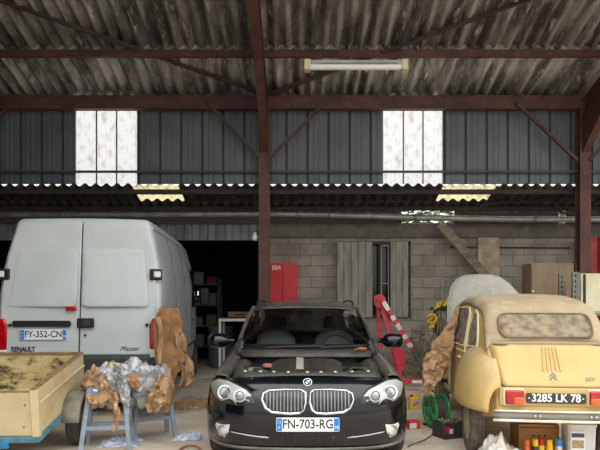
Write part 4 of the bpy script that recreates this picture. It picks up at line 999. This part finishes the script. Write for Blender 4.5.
sa.build('inner_sash', M('greyish_sash', rgb(134, 132, 122), .6), win)

rc = thing('wall_cabinet', 'red metal cabinet with a small white marking, fixed to the block wall', 'cabinet', (-.335, WY, 1.30))
m_cabred = M('red_cabinet_paint', rgb(205, 36, 42), .45, c2=rgb(186, 30, 38), scale=3, c3=rgb(198, 66, 70), scale3=5, mix3=(.6, .75))
MB().box((0, -.11, .45), (.56, .22, .90)).build('cabinet_body', m_cabred, rc, bevel=.008)
MB().box((-.14, -.228, .45), (.268, .016, .86)).build('cabinet_door', m_cabred, rc, bevel=.004)
MB().box((.138, -.228, .45), (.268, .016, .86)).build('cabinet_door', m_cabred, rc, bevel=.004)
MB().box((.0, -.24, .36), (.02, .02, .10)).build('cabinet_handle', m_cabred, rc, bevel=.004)
text('BBA', .12, M('faded_white_marking', rgb(228, 200, 196), .6), rc, (-.12, -.238, .80), name='white_marking', bold=.004, sx=.8)

pipe = thing('flue_pipe', 'long grey metal pipe running under the eaves above the block wall', 'pipe', (0, 11.52, 3.06))
MB().tube([(XL+.1, 0, .06), (-2, 0, .07), (-.5, 0, .075), (.5, 0, .055), (2.4, 0, .0), (4, 0, -.03), (XR-.1, 0, -.03)], .056, 16).build('pipe_run', M('galvanised_pipe', rgb(172, 172, 168), .4, metal=.4, c2=rgb(140, 140, 136), scale=4), pipe)
for x in (-4.6, -.05, .55, 2.2, 4.5): MB().lathe([(.062, -.03), (.066, 0), (.062, .03), (.05, .03), (.05, -.03)], (x, 0, interp([(-8, .06), (-2, .07), (-.5, .075), (.5, .055), (2.4, 0), (4, -.03)], x)), (1, 0, 0), 18).build('pipe_collar', m_galv, pipe)
for x in (-3, 1.4, 4.2, 7): MB().tube([(x, .0, .08), (x, .05, .11), (x, .12, .12)], .01, 6).build('pipe_hanger', m_beamd, pipe)

wbm = MB().bar(at(440, 224, 11.50), (5.28, 11.68, .06), .17, .05, (0, -1, 0)).build('wooden_beam', M('weathered_grey_timber', rgb(134, 122, 104), .85, c2=rgb(104, 94, 80), scale=8, stretch=(1, 1, 1)), None, bevel=.006)
tag(wbm, 'weathered wooden beam leaning slantwise against the block wall', 'beam')
cab = []
for k, pts in enumerate((((545, 197), (556, 203), (563, 209), (574, 212), (590, 210)), ((480, 206), (500, 203), (530, 201), (556, 197), (575, 200)), ((552, 192), (554, 203), (560, 212), (572, 216)))):
    o = MB().tube([at(x, y, 11.0) for x, y in pts], .016, 6).build('cable', m_black)
    tag(o, ['black cable looping down beside the top of the right-hand post', 'black cable slung level below the right rooflight', 'black cable hanging steeply near the right end of the lean-to'][k], 'cable', 'cables under the lean-to')

# wooden cabinet, rack with cream panel, red ribbed panel behind the cream car
m_ply = M('brown_plywood', rgb(150, 128, 102), .7, c2=rgb(134, 112, 88), scale=2, stretch=(3, 1, .6))
wc = thing('wooden_cabinet', 'plain brown plywood cabinet standing behind the cream car', 'cabinet', (4.10, 9.75, 0))
MB().box((0, .2, 1.04), (.70, .4, 2.08)).build('carcass', m_ply, wc, bevel=.006)
MB().box((0, -.012, 1.05), (.68, .02, 2.0)).build('front_panel', m_ply, wc, bevel=.004)
MB().box((.375, .2, 1.04), (.03, .42, 2.1)).build('dark_side_strip', m_beamd, wc)
MB().lathe([(.02, 0), (.018, .03), (.001, .03)], (-.33, -.02, 1.62), (0, -1, 0), 12).build('cabinet_knob', m_white, wc)
rk = thing('storage_rack', 'grey perforated metal rack at the right edge behind the cream car', 'rack', (4.45, 8.6, 0))
m_rack = M('grey_rack_steel', rgb(124, 124, 114), .55, c2=rgb(96, 96, 88), scale=8)
for x, y in ((-.49, 0), (-.49, .45), (.55, 0), (.55, .45)):
    up = MB(); up.box((x, y, .94), (.10, .006, 1.88)); up.box((x-.048, y+.02, .94), (.006, .04, 1.88))
    u_ = up.build('rack_upright', m_rack, rk)
    ho = MB()
    for k in range(24): ho.box((x-.012, y-.004, .1+k*.075), (.02, .006, .035))
    ho.build('slot_holes', m_blackm, u_)
for z in (.3, .85, 1.27): MB().box((.03, .22, z), (1.06, .46, .03)).build('rack_shelf', m_rack, rk, bevel=.004)
cp = thing('metal_locker', 'pale cream locker with a dark edge on the upper shelf of the rack', 'locker', (4.46, 8.78, 1.286))
MB().box((0, .06, .29), (.76, .24, .58)).build('locker_body', M('pale_cream_enamel', rgb(214, 208, 176), .45, c2=rgb(196, 188, 156), scale=3), cp, bevel=.008)
MB().box((-.33, -.065, .29), (.03, .014, .56)).build('door_edge', m_black, cp)
MB().box((.02, -.066, .29), (.66, .012, .53)).build('locker_door', MATS['pale_cream_enamel'], cp, bevel=.004)
for k, (x, z, w, h, c, l) in enumerate(((-.16, .865, .36, .26, rgb(70, 74, 76), 'dark grey crate on the middle shelf of the rack, nearer the post'), (.27, .865, .36, .2, rgb(96, 88, 80), 'brownish crate on the middle shelf of the rack, at the edge of the view'), (.05, .315, .7, .4, rgb(60, 58, 56), 'dark crate on the lowest shelf of the rack'))):
    c_ = thing('storage_crate', l, 'crate', (4.45+x, 8.82, z), 0, 'crates in the rack')
    mt = M('crate_%d' % k, c, .6)
    b_ = MB(); b_.box((0, 0, .012), (w, .3, .024))
    for sx in (-1, 1): b_.box((sx*(w/2-.01), 0, h/2), (.02, .3, h)); b_.box((0, sx*.14, h/2), (w, .02, h))
    b_.build('crate_body', mt, c_, bevel=.004); MB().box((0, -.158, h*.7), (w*.3, .012, .03)).build('crate_handle', m_black, c_)
rp = structure
rdp = MB()
prof = []
for k in range(9):
    x = k*.19; prof += [(x, 0), (x+.03, -.05), (x+.12, -.05), (x+.15, 0)]
rdp.loft([[(x, y, 0) for x, y in prof], [(x, y, 2.70) for x, y in prof]], closed=False)
rd = rdp.build('ribbed_panel', M('faded_red_sheet', rgb(168, 46, 42), .5, c2=rgb(120, 36, 34), scale=3), None, solid=.004, smooth=False)
rd.location = (5.40, 11.66, 0); tag(rd, 'red ribbed metal sheet standing against the wall beyond the right-hand post', 'metal sheet')

# fluorescent light hanging from the roof
LD = 8.3
A, B = at(304, 66, LD), at(407.5, 66, LD); Lw = B.x-A.x
fl = thing('fluorescent_light', 'long grey fluorescent lamp hanging on two wires below the roof', 'lamp', ((A.x+B.x)/2, LD, A.z))
m_lgrey = M('light_grey_housing', rgb(176, 176, 168), .5, c2=rgb(156, 156, 148), scale=4)
MB().loft([[(x, -.075, .005), (x, -.055, .065), (x, .055, .065), (x, .075, .005)] for x in (-Lw/2+.07, Lw/2-.07)]).build('lamp_housing', m_lgrey, fl, bevel=.005)
MB().tube([(-Lw/2+.07, -.02, -.022), (Lw/2-.07, -.02, -.022)], .042, 16).build('lamp_tube', M('milky_lamp_cover', rgb(222, 224, 216), .25, coat=.3), fl)
MB().tube([(-Lw/2+.2, -.068, .012), (Lw/2-.14, -.068, .012)], .008, 6).build('lamp_seam', m_rack, fl)
for sx in (-1, 1):
    MB().box((sx*(Lw/2-.045), -.005, .0), (.09, .15, .15)).build('end_cap', M('yellowed_end_cap', rgb(196, 182, 146), .5), fl, bevel=.016, seg=3)
for px in (322.5, 401):
    x = (px-300)/F*LD-(A.x+B.x)/2
    MB().tube([(x, 0, .06), (x, 0, roof_z(LD)-A.z-.02)], .004, 5).build('hanging_wire', m_black, fl)

# heap of dry brush by the wall
random.seed(11)
br = MB()
for k in range(420):
    a = random.uniform(0, 6.283); r_ = abs(random.gauss(0, .38)); hmax = .95*math.exp(-(r_/.42)**2)
    z = random.uniform(0.02, max(.06, hmax)); c = Vector((r_*math.cos(a)*1.35, r_*math.sin(a)*.55, z))
    d = Vector((random.gauss(0, 1), random.gauss(0, 1), random.gauss(.3, .7))).normalized()*random.uniform(.05, .16)
    e = c+d
    if e.z < .01: e.z = .01
    br.tube([c, (c+e)/2+Vector((random.gauss(0, .01), 0, .01)), e], random.uniform(.004, .013), 5)
brs = br.build('brush_heap', M('dry_brush', rgb(136, 120, 96), .9, c2=rgb(98, 86, 68), scale=4), None, smooth=False)
brs.location = (2.25, 11.15, 0); tag(brs, 'heap of dry brush against the block wall right of the shutters', 'brush', kind='stuff')

# ================================================================== RED FOLDING ENGINE HOIST
m_hred = M('hoist_red', rgb(214, 58, 74), .45, c2=rgb(190, 44, 58), scale=6, c3=rgb(228, 120, 130), scale3=8, mix3=(.58, .72))
m_hwhite = M('hoist_white_band', rgb(226, 216, 206), .5, c2=rgb(200, 180, 172), scale=12)
m_hdark = M('ram_dark_steel', rgb(70, 68, 66), .5)
hb_ = at(398, 382, 10.0); hb_.z = 0
ho = thing('engine_hoist', 'red and white engine hoist folded up beside the black car', 'hoist', hb_)
def L(px, py, D): return at(px, py, D)-hb_
T0 = L(379, 299, 10.12)
MB().bar(L(377.5, 300, 10.14), L(382.5, 384, 10.2), .055, .06, (0, 1, 0)).build('mast', m_hred, ho, bevel=.006)
MB().bar(L(382, 303, 10.08), L(401, 381, 10.0), .085, .05, (0, 1, 0)).build('back_strut', m_hred, ho, bevel=.006)
MB().prism([(373.5, 297), (376, 295), (382, 293.5), (385.5, 298), (386, 304), (378, 309), (374.5, 305)], lambda p: L(p[0], p[1], 10.17), lambda p: L(p[0], p[1], 10.04)).build('mast_head', m_hred, ho, bevel=.008)
MB().lathe([(.02, 0), (.018, .02), (.001, .02)], L(377, 300, 10.02), (0, -1, 0), 10).build('pivot_bolt', m_hdark, ho)
a, b = L(382, 299.5, 10.02), L(412, 349, 9.92)
bm_ = MB().bar(a, b, .072, .06, (0, 1, 0)).build('boom', m_hred, ho, bevel=.005)
for t0, t1 in ((.05, .22), (.33, .42), (.50, .62), (.72, .80), (.88, .96)):
    MB().bar(a.lerp(b, t0), a.lerp(b, t1), .076, .064, (0, 1, 0)).build('white_band', m_hwhite, bm_)
MB().bar(b, L(425, 372, 9.86), .05, .05, (0, 1, 0)).build('boom_extension', m_hdark, ho, bevel=.004)
MB().prism([(391, 340), (399, 338), (405.5, 358), (404.5, 368), (398, 374)], lambda p: L(p[0], p[1], 10.02), lambda p: L(p[0], p[1], 9.97)).build('brace_plate', m_hred, ho, bevel=.005)
for y0 in (9.75, 10.25):
    MB().bar(L(384, 381.5, y0), L(430, 381.5, y0), .07, .075).build('base_leg', m_hred, ho, bevel=.006)
    for px in (388, 427):
        c = L(px, 381, y0); c.z = .035
        MB().lathe([(.001, -.02), (.035, -.02), (.035, .02), (.001, .02)], c, (0, 1, 0), 14).build('castor', m_black, ho)
MB().box(L(417, 381.8, 9.705), (.16, .008, .045)).build('white_label', m_white, ho)
MB().bar(L(386, 381.5, 9.75), L(386, 381.5, 10.25), .07, .07).build('base_cross', m_hred, ho)

# ================================================================== STAND WITH CABLES AND YELLOW STRAPS
SD = 9.6
sb = at(441, 384, SD); sb.z = 0
sd_ = thing('hose_stand', 'thin metal stand by the wall carrying coiled cables', 'stand', sb)
def S(px, py, D=SD): return at(px, py, D)-sb
m_olive = M('olive_hose', rgb(112, 104, 76), .7, c2=rgb(84, 78, 58), scale=8)
m_navy = M('navy_cable', rgb(56, 56, 82), .6, c2=rgb(38, 38, 52), scale=8)
m_yel = M('yellow_strap', rgb(206, 176, 52), .6, c2=rgb(170, 140, 40), scale=9)
MB().tube([S(441, 279), (0, 0, .02)], .014, 8).build('stand_pole', m_rack, sd_)
MB().tube([S(433, 283), S(434, 279.5), S(441, 279), S(447, 279.5)], .010, 6).build('stand_hook', m_rack, sd_)
MB().tube([S(428, 309), S(441, 307), S(454, 308)], .014, 6).build('stand_arm', m_rack, sd_)
MB().box((0, 0, .012), (.26, .24, .024)).build('stand_base', m_rack, sd_, bevel=.005)
cc = thing('cable_coil', 'dark blue cable coiled over the arm of the thin metal stand', 'cable', S(441, 310)+sb)
for k in range(6):
    ph = k*1.1; rx, rz = .13+.025*math.sin(ph), .22+.05*math.cos(ph*1.7)
    MB().tube([(.04*math.sin(ph)+rx*math.cos(t), -.03-.012*k, -.16+.03*math.cos(ph)+rz*math.sin(t)*.9) for t in [2*math.pi*q/22 for q in range(22)]], .014, 6, closed=True).build('cable_loop', m_navy, cc)
MB().tube([(-.2, -.10, .02), (-.08, -.12, .05), (.05, -.12, .03), (.19, -.11, .06)], .026, 8).build('cable_bundle', m_navy, cc)
hcoil = thing('hose_coil', 'olive hose hanging in long loops from the thin metal stand', 'hose', S(438, 312)+sb)
for k in range(4):
    x = -.06+.05*k
    MB().tube([(x, -.14, .02), (x-.03, -.15, -.15), (x-.05+.01*k, -.15, -.40-.03*k), (x+.02, -.15, -.52-.03*k), (x+.07, -.15, -.38), (x+.05, -.14, -.1), (x+.02, -.14, .02)], .013, 6).build('hose_loop', m_olive, hcoil)
for k, (px, py, r_, l) in enumerate(((430.5, 318, .07, 'yellow strap bundle hanging low on the left of the stand'), (437, 305, .055, 'yellow strap bundle just left of the stand pole'), (447, 301, .07, 'yellow strap bundle on the right end of the stand arm'), (431, 325, .045, 'small yellow strap end hanging lowest on the stand'))):
    o = MB(); random.seed(k+3)
    for q in range(5):
        ph = random.uniform(0, 3); 
        o.tube([(r_*math.cos(t)*(.5+.14*q)+random.uniform(-.014, .014), -.03+.02*math.sin(t*2+ph)-.015*q, r_*math.sin(t+ph*.5)*(.5+.12*q)+random.uniform(-.014, .014)) for t in [2*math.pi*w/14 for w in range(14)]], .013, 5, closed=True)
    o = o.build('strap_bundle', m_yel); o.location = at(px, py, SD-.15); tag(o, l, 'strap', 'yellow straps on the stand')

# ================================================================== SMALL THINGS ROUND THE CREAM CAR
m_green = M('green_reel_plastic', rgb(70, 172, 104), .45, c2=rgb(52, 146, 84), scale=6)
re = thing('cable_reel', 'green cable reel standing on the floor under the hanging brown paper', 'reel', at(436, 300, 7.05)-Vector((0, 0, at(436, 300, 7.05).z)), R(15))
rr_ = .185
for x in (-.078, .078):
    f_ = MB().lathe([(rr_, -.012), (rr_+.006, 0), (rr_, .012), (.135, .012), (.135, -.012), (rr_, -.012)], (x, 0, rr_+.006), (1, 0, 0), 36, False).build('reel_flange', m_green, re)
    sp = MB()
    for k in range(5):
        a = k*2*math.pi/5; sp.bar((x, .03*math.cos(a), rr_+.006+.03*math.sin(a)), (x, .15*math.cos(a), rr_+.006+.15*math.sin(a)), .03, .014, (1, 0, 0))
    sp.lathe([(.001, -.014), (.045, -.014), (.045, .014), (.001, .014)], (x, 0, rr_+.006), (1, 0, 0), 18)
    sp.build('flange_spokes', m_green, f_)
cd = MB()
for k in range(7): cd.tube([(-.066+.022*k, .128*math.cos(t), rr_+.006+.128*math.sin(t)) for t in [2*math.pi*q/28 for q in range(28)]], .0125, 6, closed=True)
cd.lathe([(.001, -.07), (.118, -.07), (.118, .07), (.001, .07)], (0, 0, rr_+.006), (1, 0, 0), 24)
cd.build('wound_cable', M('grey_cable', rgb(112, 108, 100), .7, c2=rgb(86, 82, 76), scale=10), re)
MB().tube([(-.12, -.10, .012), (.12, -.10, .012), (.12, .10, .012), (-.12, .10, .012)], .009, 6, closed=True).build('reel_foot', m_black, re)
fc = MB().tube([at(x, 300+(H-.009)*600/d, d) for x, d in ((441, 6.95), (436, 6.84), (433, 6.66), (431, 6.5), (425, 6.32), (418, 6.2), (413, 6.12), (408, 6.02))], .008, 6).build('cable', m_rack)
tag(fc, 'thin dark cable trailing on the floor from the green reel', 'cable')

bx_ = thing('tool_crate', 'black crate of loose metal bits on the floor in front of the reel', 'crate', (1.61, 6.50, 0), R(22))
m_bk = M('worn_black_plastic', rgb(58, 58, 58), .6, c2=rgb(44, 44, 45), scale=8)
b_ = MB(); b_.box((0, 0, .01), (.27, .22, .02))
for sx in (-1, 1): b_.box((sx*.13, 0, .085), (.012, .22, .17)); b_.box((0, sx*.106, .085), (.27, .012, .17))
b_.build('crate_body', m_bk, bx_, bevel=.004)
MB().box((-.095, -.115, .10), (.06, .006, .07)).build('red_label', m_red, bx_); MB().box((-.05, -.1155, .085), (.045, .006, .05)).build('white_label', m_white, bx_)
MB().box((0, 0, .11), (.245, .2, .02)).build('crate_liner', m_bk, bx_)
random.seed(3); o = MB()
for k in range(46):
    c = Vector((1.61+random.uniform(-.085, .085), 6.50+random.uniform(-.07, .07), .128+random.uniform(0, .055)))
    d = Vector((random.gauss(0, 1), random.gauss(0, 1), random.gauss(0, .6))).normalized()*random.uniform(.02, .045)
    o.tube([c-d, c+d], random.uniform(.005, .012), 6)
tag(o.build('metal_bits', M('dull_brass_bits', rgb(150, 134, 104), .5, metal=.4, c2=rgb(100, 92, 78), scale=20)), 'loose nuts, bolts and fittings heaped in the black crate', 'metal bits', kind='stuff')

yc = thing('oil_can', 'small yellow can with a picture label on the floor by the black car', 'can', (1.54, 8.12, 0), R(12))
MB().box((0, 0, .085), (.135, .09, .17)).build('can_body', M('yellow_can', rgb(238, 192, 40), .45), yc, bevel=.014, seg=3)
MB().lathe([(.022, 0), (.022, .03), (.001, .03)], (-.03, 0, .17), (0, 0, 1), 14).build('can_cap', m_red, yc)
MB().tube([(.0, 0, .17), (.02, 0, .20), (.05, 0, .20), (.06, 0, .17)], .009, 6).build('can_handle', MATS['yellow_can'], yc)
MB().box((.005, -.046, .085), (.09, .004, .09)).build('picture_label', M('label_mauve', rgb(150, 100, 110), .6, c2=rgb(225, 205, 190), scale=18), yc)
rb = thing('parts_box', 'small red and white box lying on the floor by the black car', 'box', (1.30, 6.93, 0), R(14))
MB().box((0, 0, .045), (.14, .12, .09)).build('box_body', M('box_red', rgb(214, 62, 40), .55), rb, bevel=.004)
MB().box((-.02, -.0615, .04), (.085, .004, .06)).build('white_panel', m_white, rb)
lf = MB().box((0, 0, .004), (.19, .12, .006)).build('leaflet', M('orange_print', rgb(222, 150, 100), .6, c2=rgb(235, 215, 190), scale=9)); lf.location = (1.44, 6.76, 0); lf.rotation_euler = (0, 0, .3)
tag(lf, 'flat printed leaflet on the floor next to the red and white box', 'leaflet')

# below and behind the rear bumper
crumple('plastic_bag', 'crumpled white plastic bag on the floor under the left end of the bumper', 'bag', (1.83, 5.42, 0), .22, .24, .26, M('white_bag', rgb(226, 224, 216), .4, c2=rgb(196, 194, 186), scale=6, spec=.7), 31, .2, 44, fq=3.4)
crumple('plastic_bag', 'smaller crumpled white bag tucked behind the first one beside the rear wheel', 'bag', (1.93, 5.90, 0), .10, .10, .26, MATS['white_bag'], 41, .5, 26, fq=3.5)
cb_ = thing('cardboard_box', 'brown cardboard box with small coloured prints under the rear bumper', 'box', (2.27, 5.72, 0), R(-4))
m_card = M('corrugated_card', rgb(198, 146, 94), .8, c2=rgb(184, 132, 82), scale=3)
MB().box((0, .12, .15), (.375, .30, .30)).build('box_body', m_card, cb_, bevel=.004)
MB().box((0, -.032, .27), (.36, .004, .012)).build('flap_edge', m_tedge, cb_)
for x in (-.05, .0, .05): MB().lathe([(.012, 0), (.011, .003), (.001, .003)], (x, -.03, .19), (0, -1, 0), 10).build('dark_print', M('print_dark', rgb(70, 52, 40), .7), cb_)
m_yl = M('spray_yellow', rgb(240, 200, 40), .4); m_or = M('spray_orange', rgb(240, 110, 50), .4); m_dk = M('spray_dark', rgb(60, 50, 46), .4); m_bl = M('cap_blue', rgb(40, 140, 214), .4); m_silver = M('tin_silver', rgb(190, 190, 190), .3, metal=.6)
def can(x, y, body, capm, label, h=.16, r_=.03, g='spray cans by the cardboard box'):
    t = thing('spray_can', label, 'spray can', (x, y, 0), 0, g)
    MB().lathe([(.001, 0), (r_, 0), (r_, h*.8), (r_*.8, h*.86), (.001, h*.86)], (0, 0, 0), (0, 0, 1), 18).build('can_body', body, t)
    MB().lathe([(.001, h*.84), (r_*.86, h*.84), (r_*.86, h*1.12), (r_*.7, h*1.18), (.001, h*1.18)], (0, 0, 0), (0, 0, 1), 18).build('can_cap', capm, t)
    return t
can(2.08, 5.50, m_or, m_or, 'orange spray can, leftmost of the cans in front of the cardboard box', .17)
can(2.145, 5.47, m_dk, m_yl, 'dark spray can with yellow cap in front of the cardboard box', .18)
can(2.212, 5.50, m_yl, m_red, 'yellow spray can with red cap in front of the cardboard box', .18)
can(2.275, 5.47, m_yl, m_yl, 'all yellow spray can, next to the blue-capped one', .175)
can(2.355, 5.46, m_silver, m_bl, 'silver spray can with a tall blue cap beside the white tub', .185, .036)
tb = thing('plastic_tub', 'translucent white tub with a printed blue and white label under the bumper', 'tub', (2.55, 5.50, 0), R(-5))
tb_o = [rrect(-.125*w, .125*w, -.11*w, .11*w, .03, 4) for w in (.90, .94, .98, 1.0, 1.05, 1.05)]
MB().loft([[(x, y, z) for x, y in o] for o, z in zip(tb_o, (0, .1, .25, .335, .337, .36))]).build('tub_body', M('milky_tub', rgb(208, 212, 210), .35, c2=rgb(190, 196, 196), scale=4), tb, bevel=.004)
lb = MB().box((-.045, -.116, .20), (.125, .006, .20)).build('tub_label', m_platew, tb)
MB().box((-.045, -.121, .265), (.11, .004, .035)).build('label_band', M('label_navy', rgb(56, 66, 110), .5), lb)
MB().box((-.045, -.121, .185), (.10, .004, .07)).build('label_picture', M('label_pic', rgb(120, 112, 110), .6, c2=rgb(200, 170, 110), scale=30), lb)

# ================================================================== INSIDE THE DARK STORE
m_dim = M('dim_shelf_steel', rgb(96, 98, 100), .6)
sh = thing('shelving_unit', 'grey shelving unit standing in the dark store behind the van', 'shelf', (-2.75, 14.6, 0))
for x in (-.8, .8):
    for y in (-.22, .22): MB().box((x, y, 1.0), (.04, .04, 2.0)).build('shelf_post', m_dim, sh)
for z in (.35, .85, 1.35, 1.85): MB().box((0, 0, z), (1.64, .48, .03)).build('shelf_board', m_dim, sh)
random.seed(21)
cols = [rgb(120, 116, 108), rgb(150, 150, 146), rgb(110, 84, 60), rgb(90, 100, 110), rgb(140, 60, 50), rgb(160, 150, 120)]
cn = ['grey', 'pale', 'brown', 'blue-grey', 'reddish', 'beige']
sn = ['lowest', 'second', 'third', 'top']; pos = ['far left', 'left', 'middle', 'right', 'far right']
for i, z in enumerate((.366, .866, 1.366, 1.866)):
    for k in range(5):
        w, h = random.uniform(.18, .27), random.uniform(.14, .3); q = random.randrange(6)
        t = thing('storage_box', '%s box at the %s of the %s board of the dark shelving unit' % (cn[q], pos[k], sn[i]), 'box', (-2.75-.62+.31*k, 14.55, z), 0, 'boxes on the dark shelves')
        MB().box((0, 0, h/2), (w, .26, h)).build('box_body', M('store_box_%d' % q, cols[q], .7), t, bevel=.006)
        MB().box((0, 0, h+.008), (w+.015, .275, .016)).build('box_lid', MATS['store_box_%d' % q], t)
wtb = thing('metal_table', 'white tubular table frame standing in the dark store beside the black car', 'table', (-1.18, 12.3, 0))
m_wt = M('white_tube', rgb(214, 216, 216), .5)
for x in (-.42, .42):
    for y in (-.3, .3): MB().bar((x, y, 0), (x, y, 1.06), .045, .045, (0, 1, 0)).build('leg', m_wt, wtb)
for y in (-.3, .3): MB().box((0, y, 1.08), (.885, .045, .05)).build('top_rail', m_wt, wtb)
for x in (-.42, .42): MB().box((x, 0, 1.08), (.045, .6, .05)).build('side_rail', m_wt, wtb)
MB().box((0, 0, 1.11), (.86, .62, .018)).build('table_top', m_dim, wtb)
wbx = thing('wooden_crate', 'low brown wooden crate on the white table frame', 'crate', (-1.22, 12.25, 1.12))
o = MB(); o.box((0, 0, .01), (.5, .3, .02))
for sx in (-1, 1): o.box((sx*.24, 0, .06), (.02, .3, .12)); o.box((0, sx*.14, .06), (.5, .02, .12))
o.build('crate_body', M('brown_crate', rgb(128, 92, 62), .8), wbx); MB().box((0, -.155, .07), (.18, .012, .03)).build('crate_handle', m_beamd, wbx)
dr = thing('oil_drum', 'dark grey drum on the floor of the store behind the van', 'drum', (-1.75, 13.3, 0))
MB().lathe([(.001, 0), (.28, 0), (.28, .28), (.29, .29), (.28, .30), (.28, .58), (.29, .59), (.28, .6), (.28, .86), (.001, .86)], (0, 0, 0), (0, 0, 1), 28).build('drum_body', m_dim, dr)
MB().lathe([(.285, .86), (.295, .875), (.285, .885), (.26, .87), (.26, .86)], (0, 0, 0), (0, 0, 1), 28).build('drum_rim', m_galvd, dr)
lb_ = thing('wall_lamp', 'small white bulb on a short arm at the left of the brown post', 'lamp', (POSTS[1]-.095, P, 2.66))
MB().tube([(.0, 0, 0), (-.05, 0, .02), (-.07, 0, .0), (-.07, 0, -.03)], .012, 8).build('lamp_arm', m_black, lb_)
MB().lathe([(.001, -.15), (.03, -.14), (.052, -.10), (.05, -.07), (.025, -.03), (.025, -.0), (.001, 0)], (-.07, 0, 0), (0, 0, 1), 16).build('bulb', m_white, lb_)
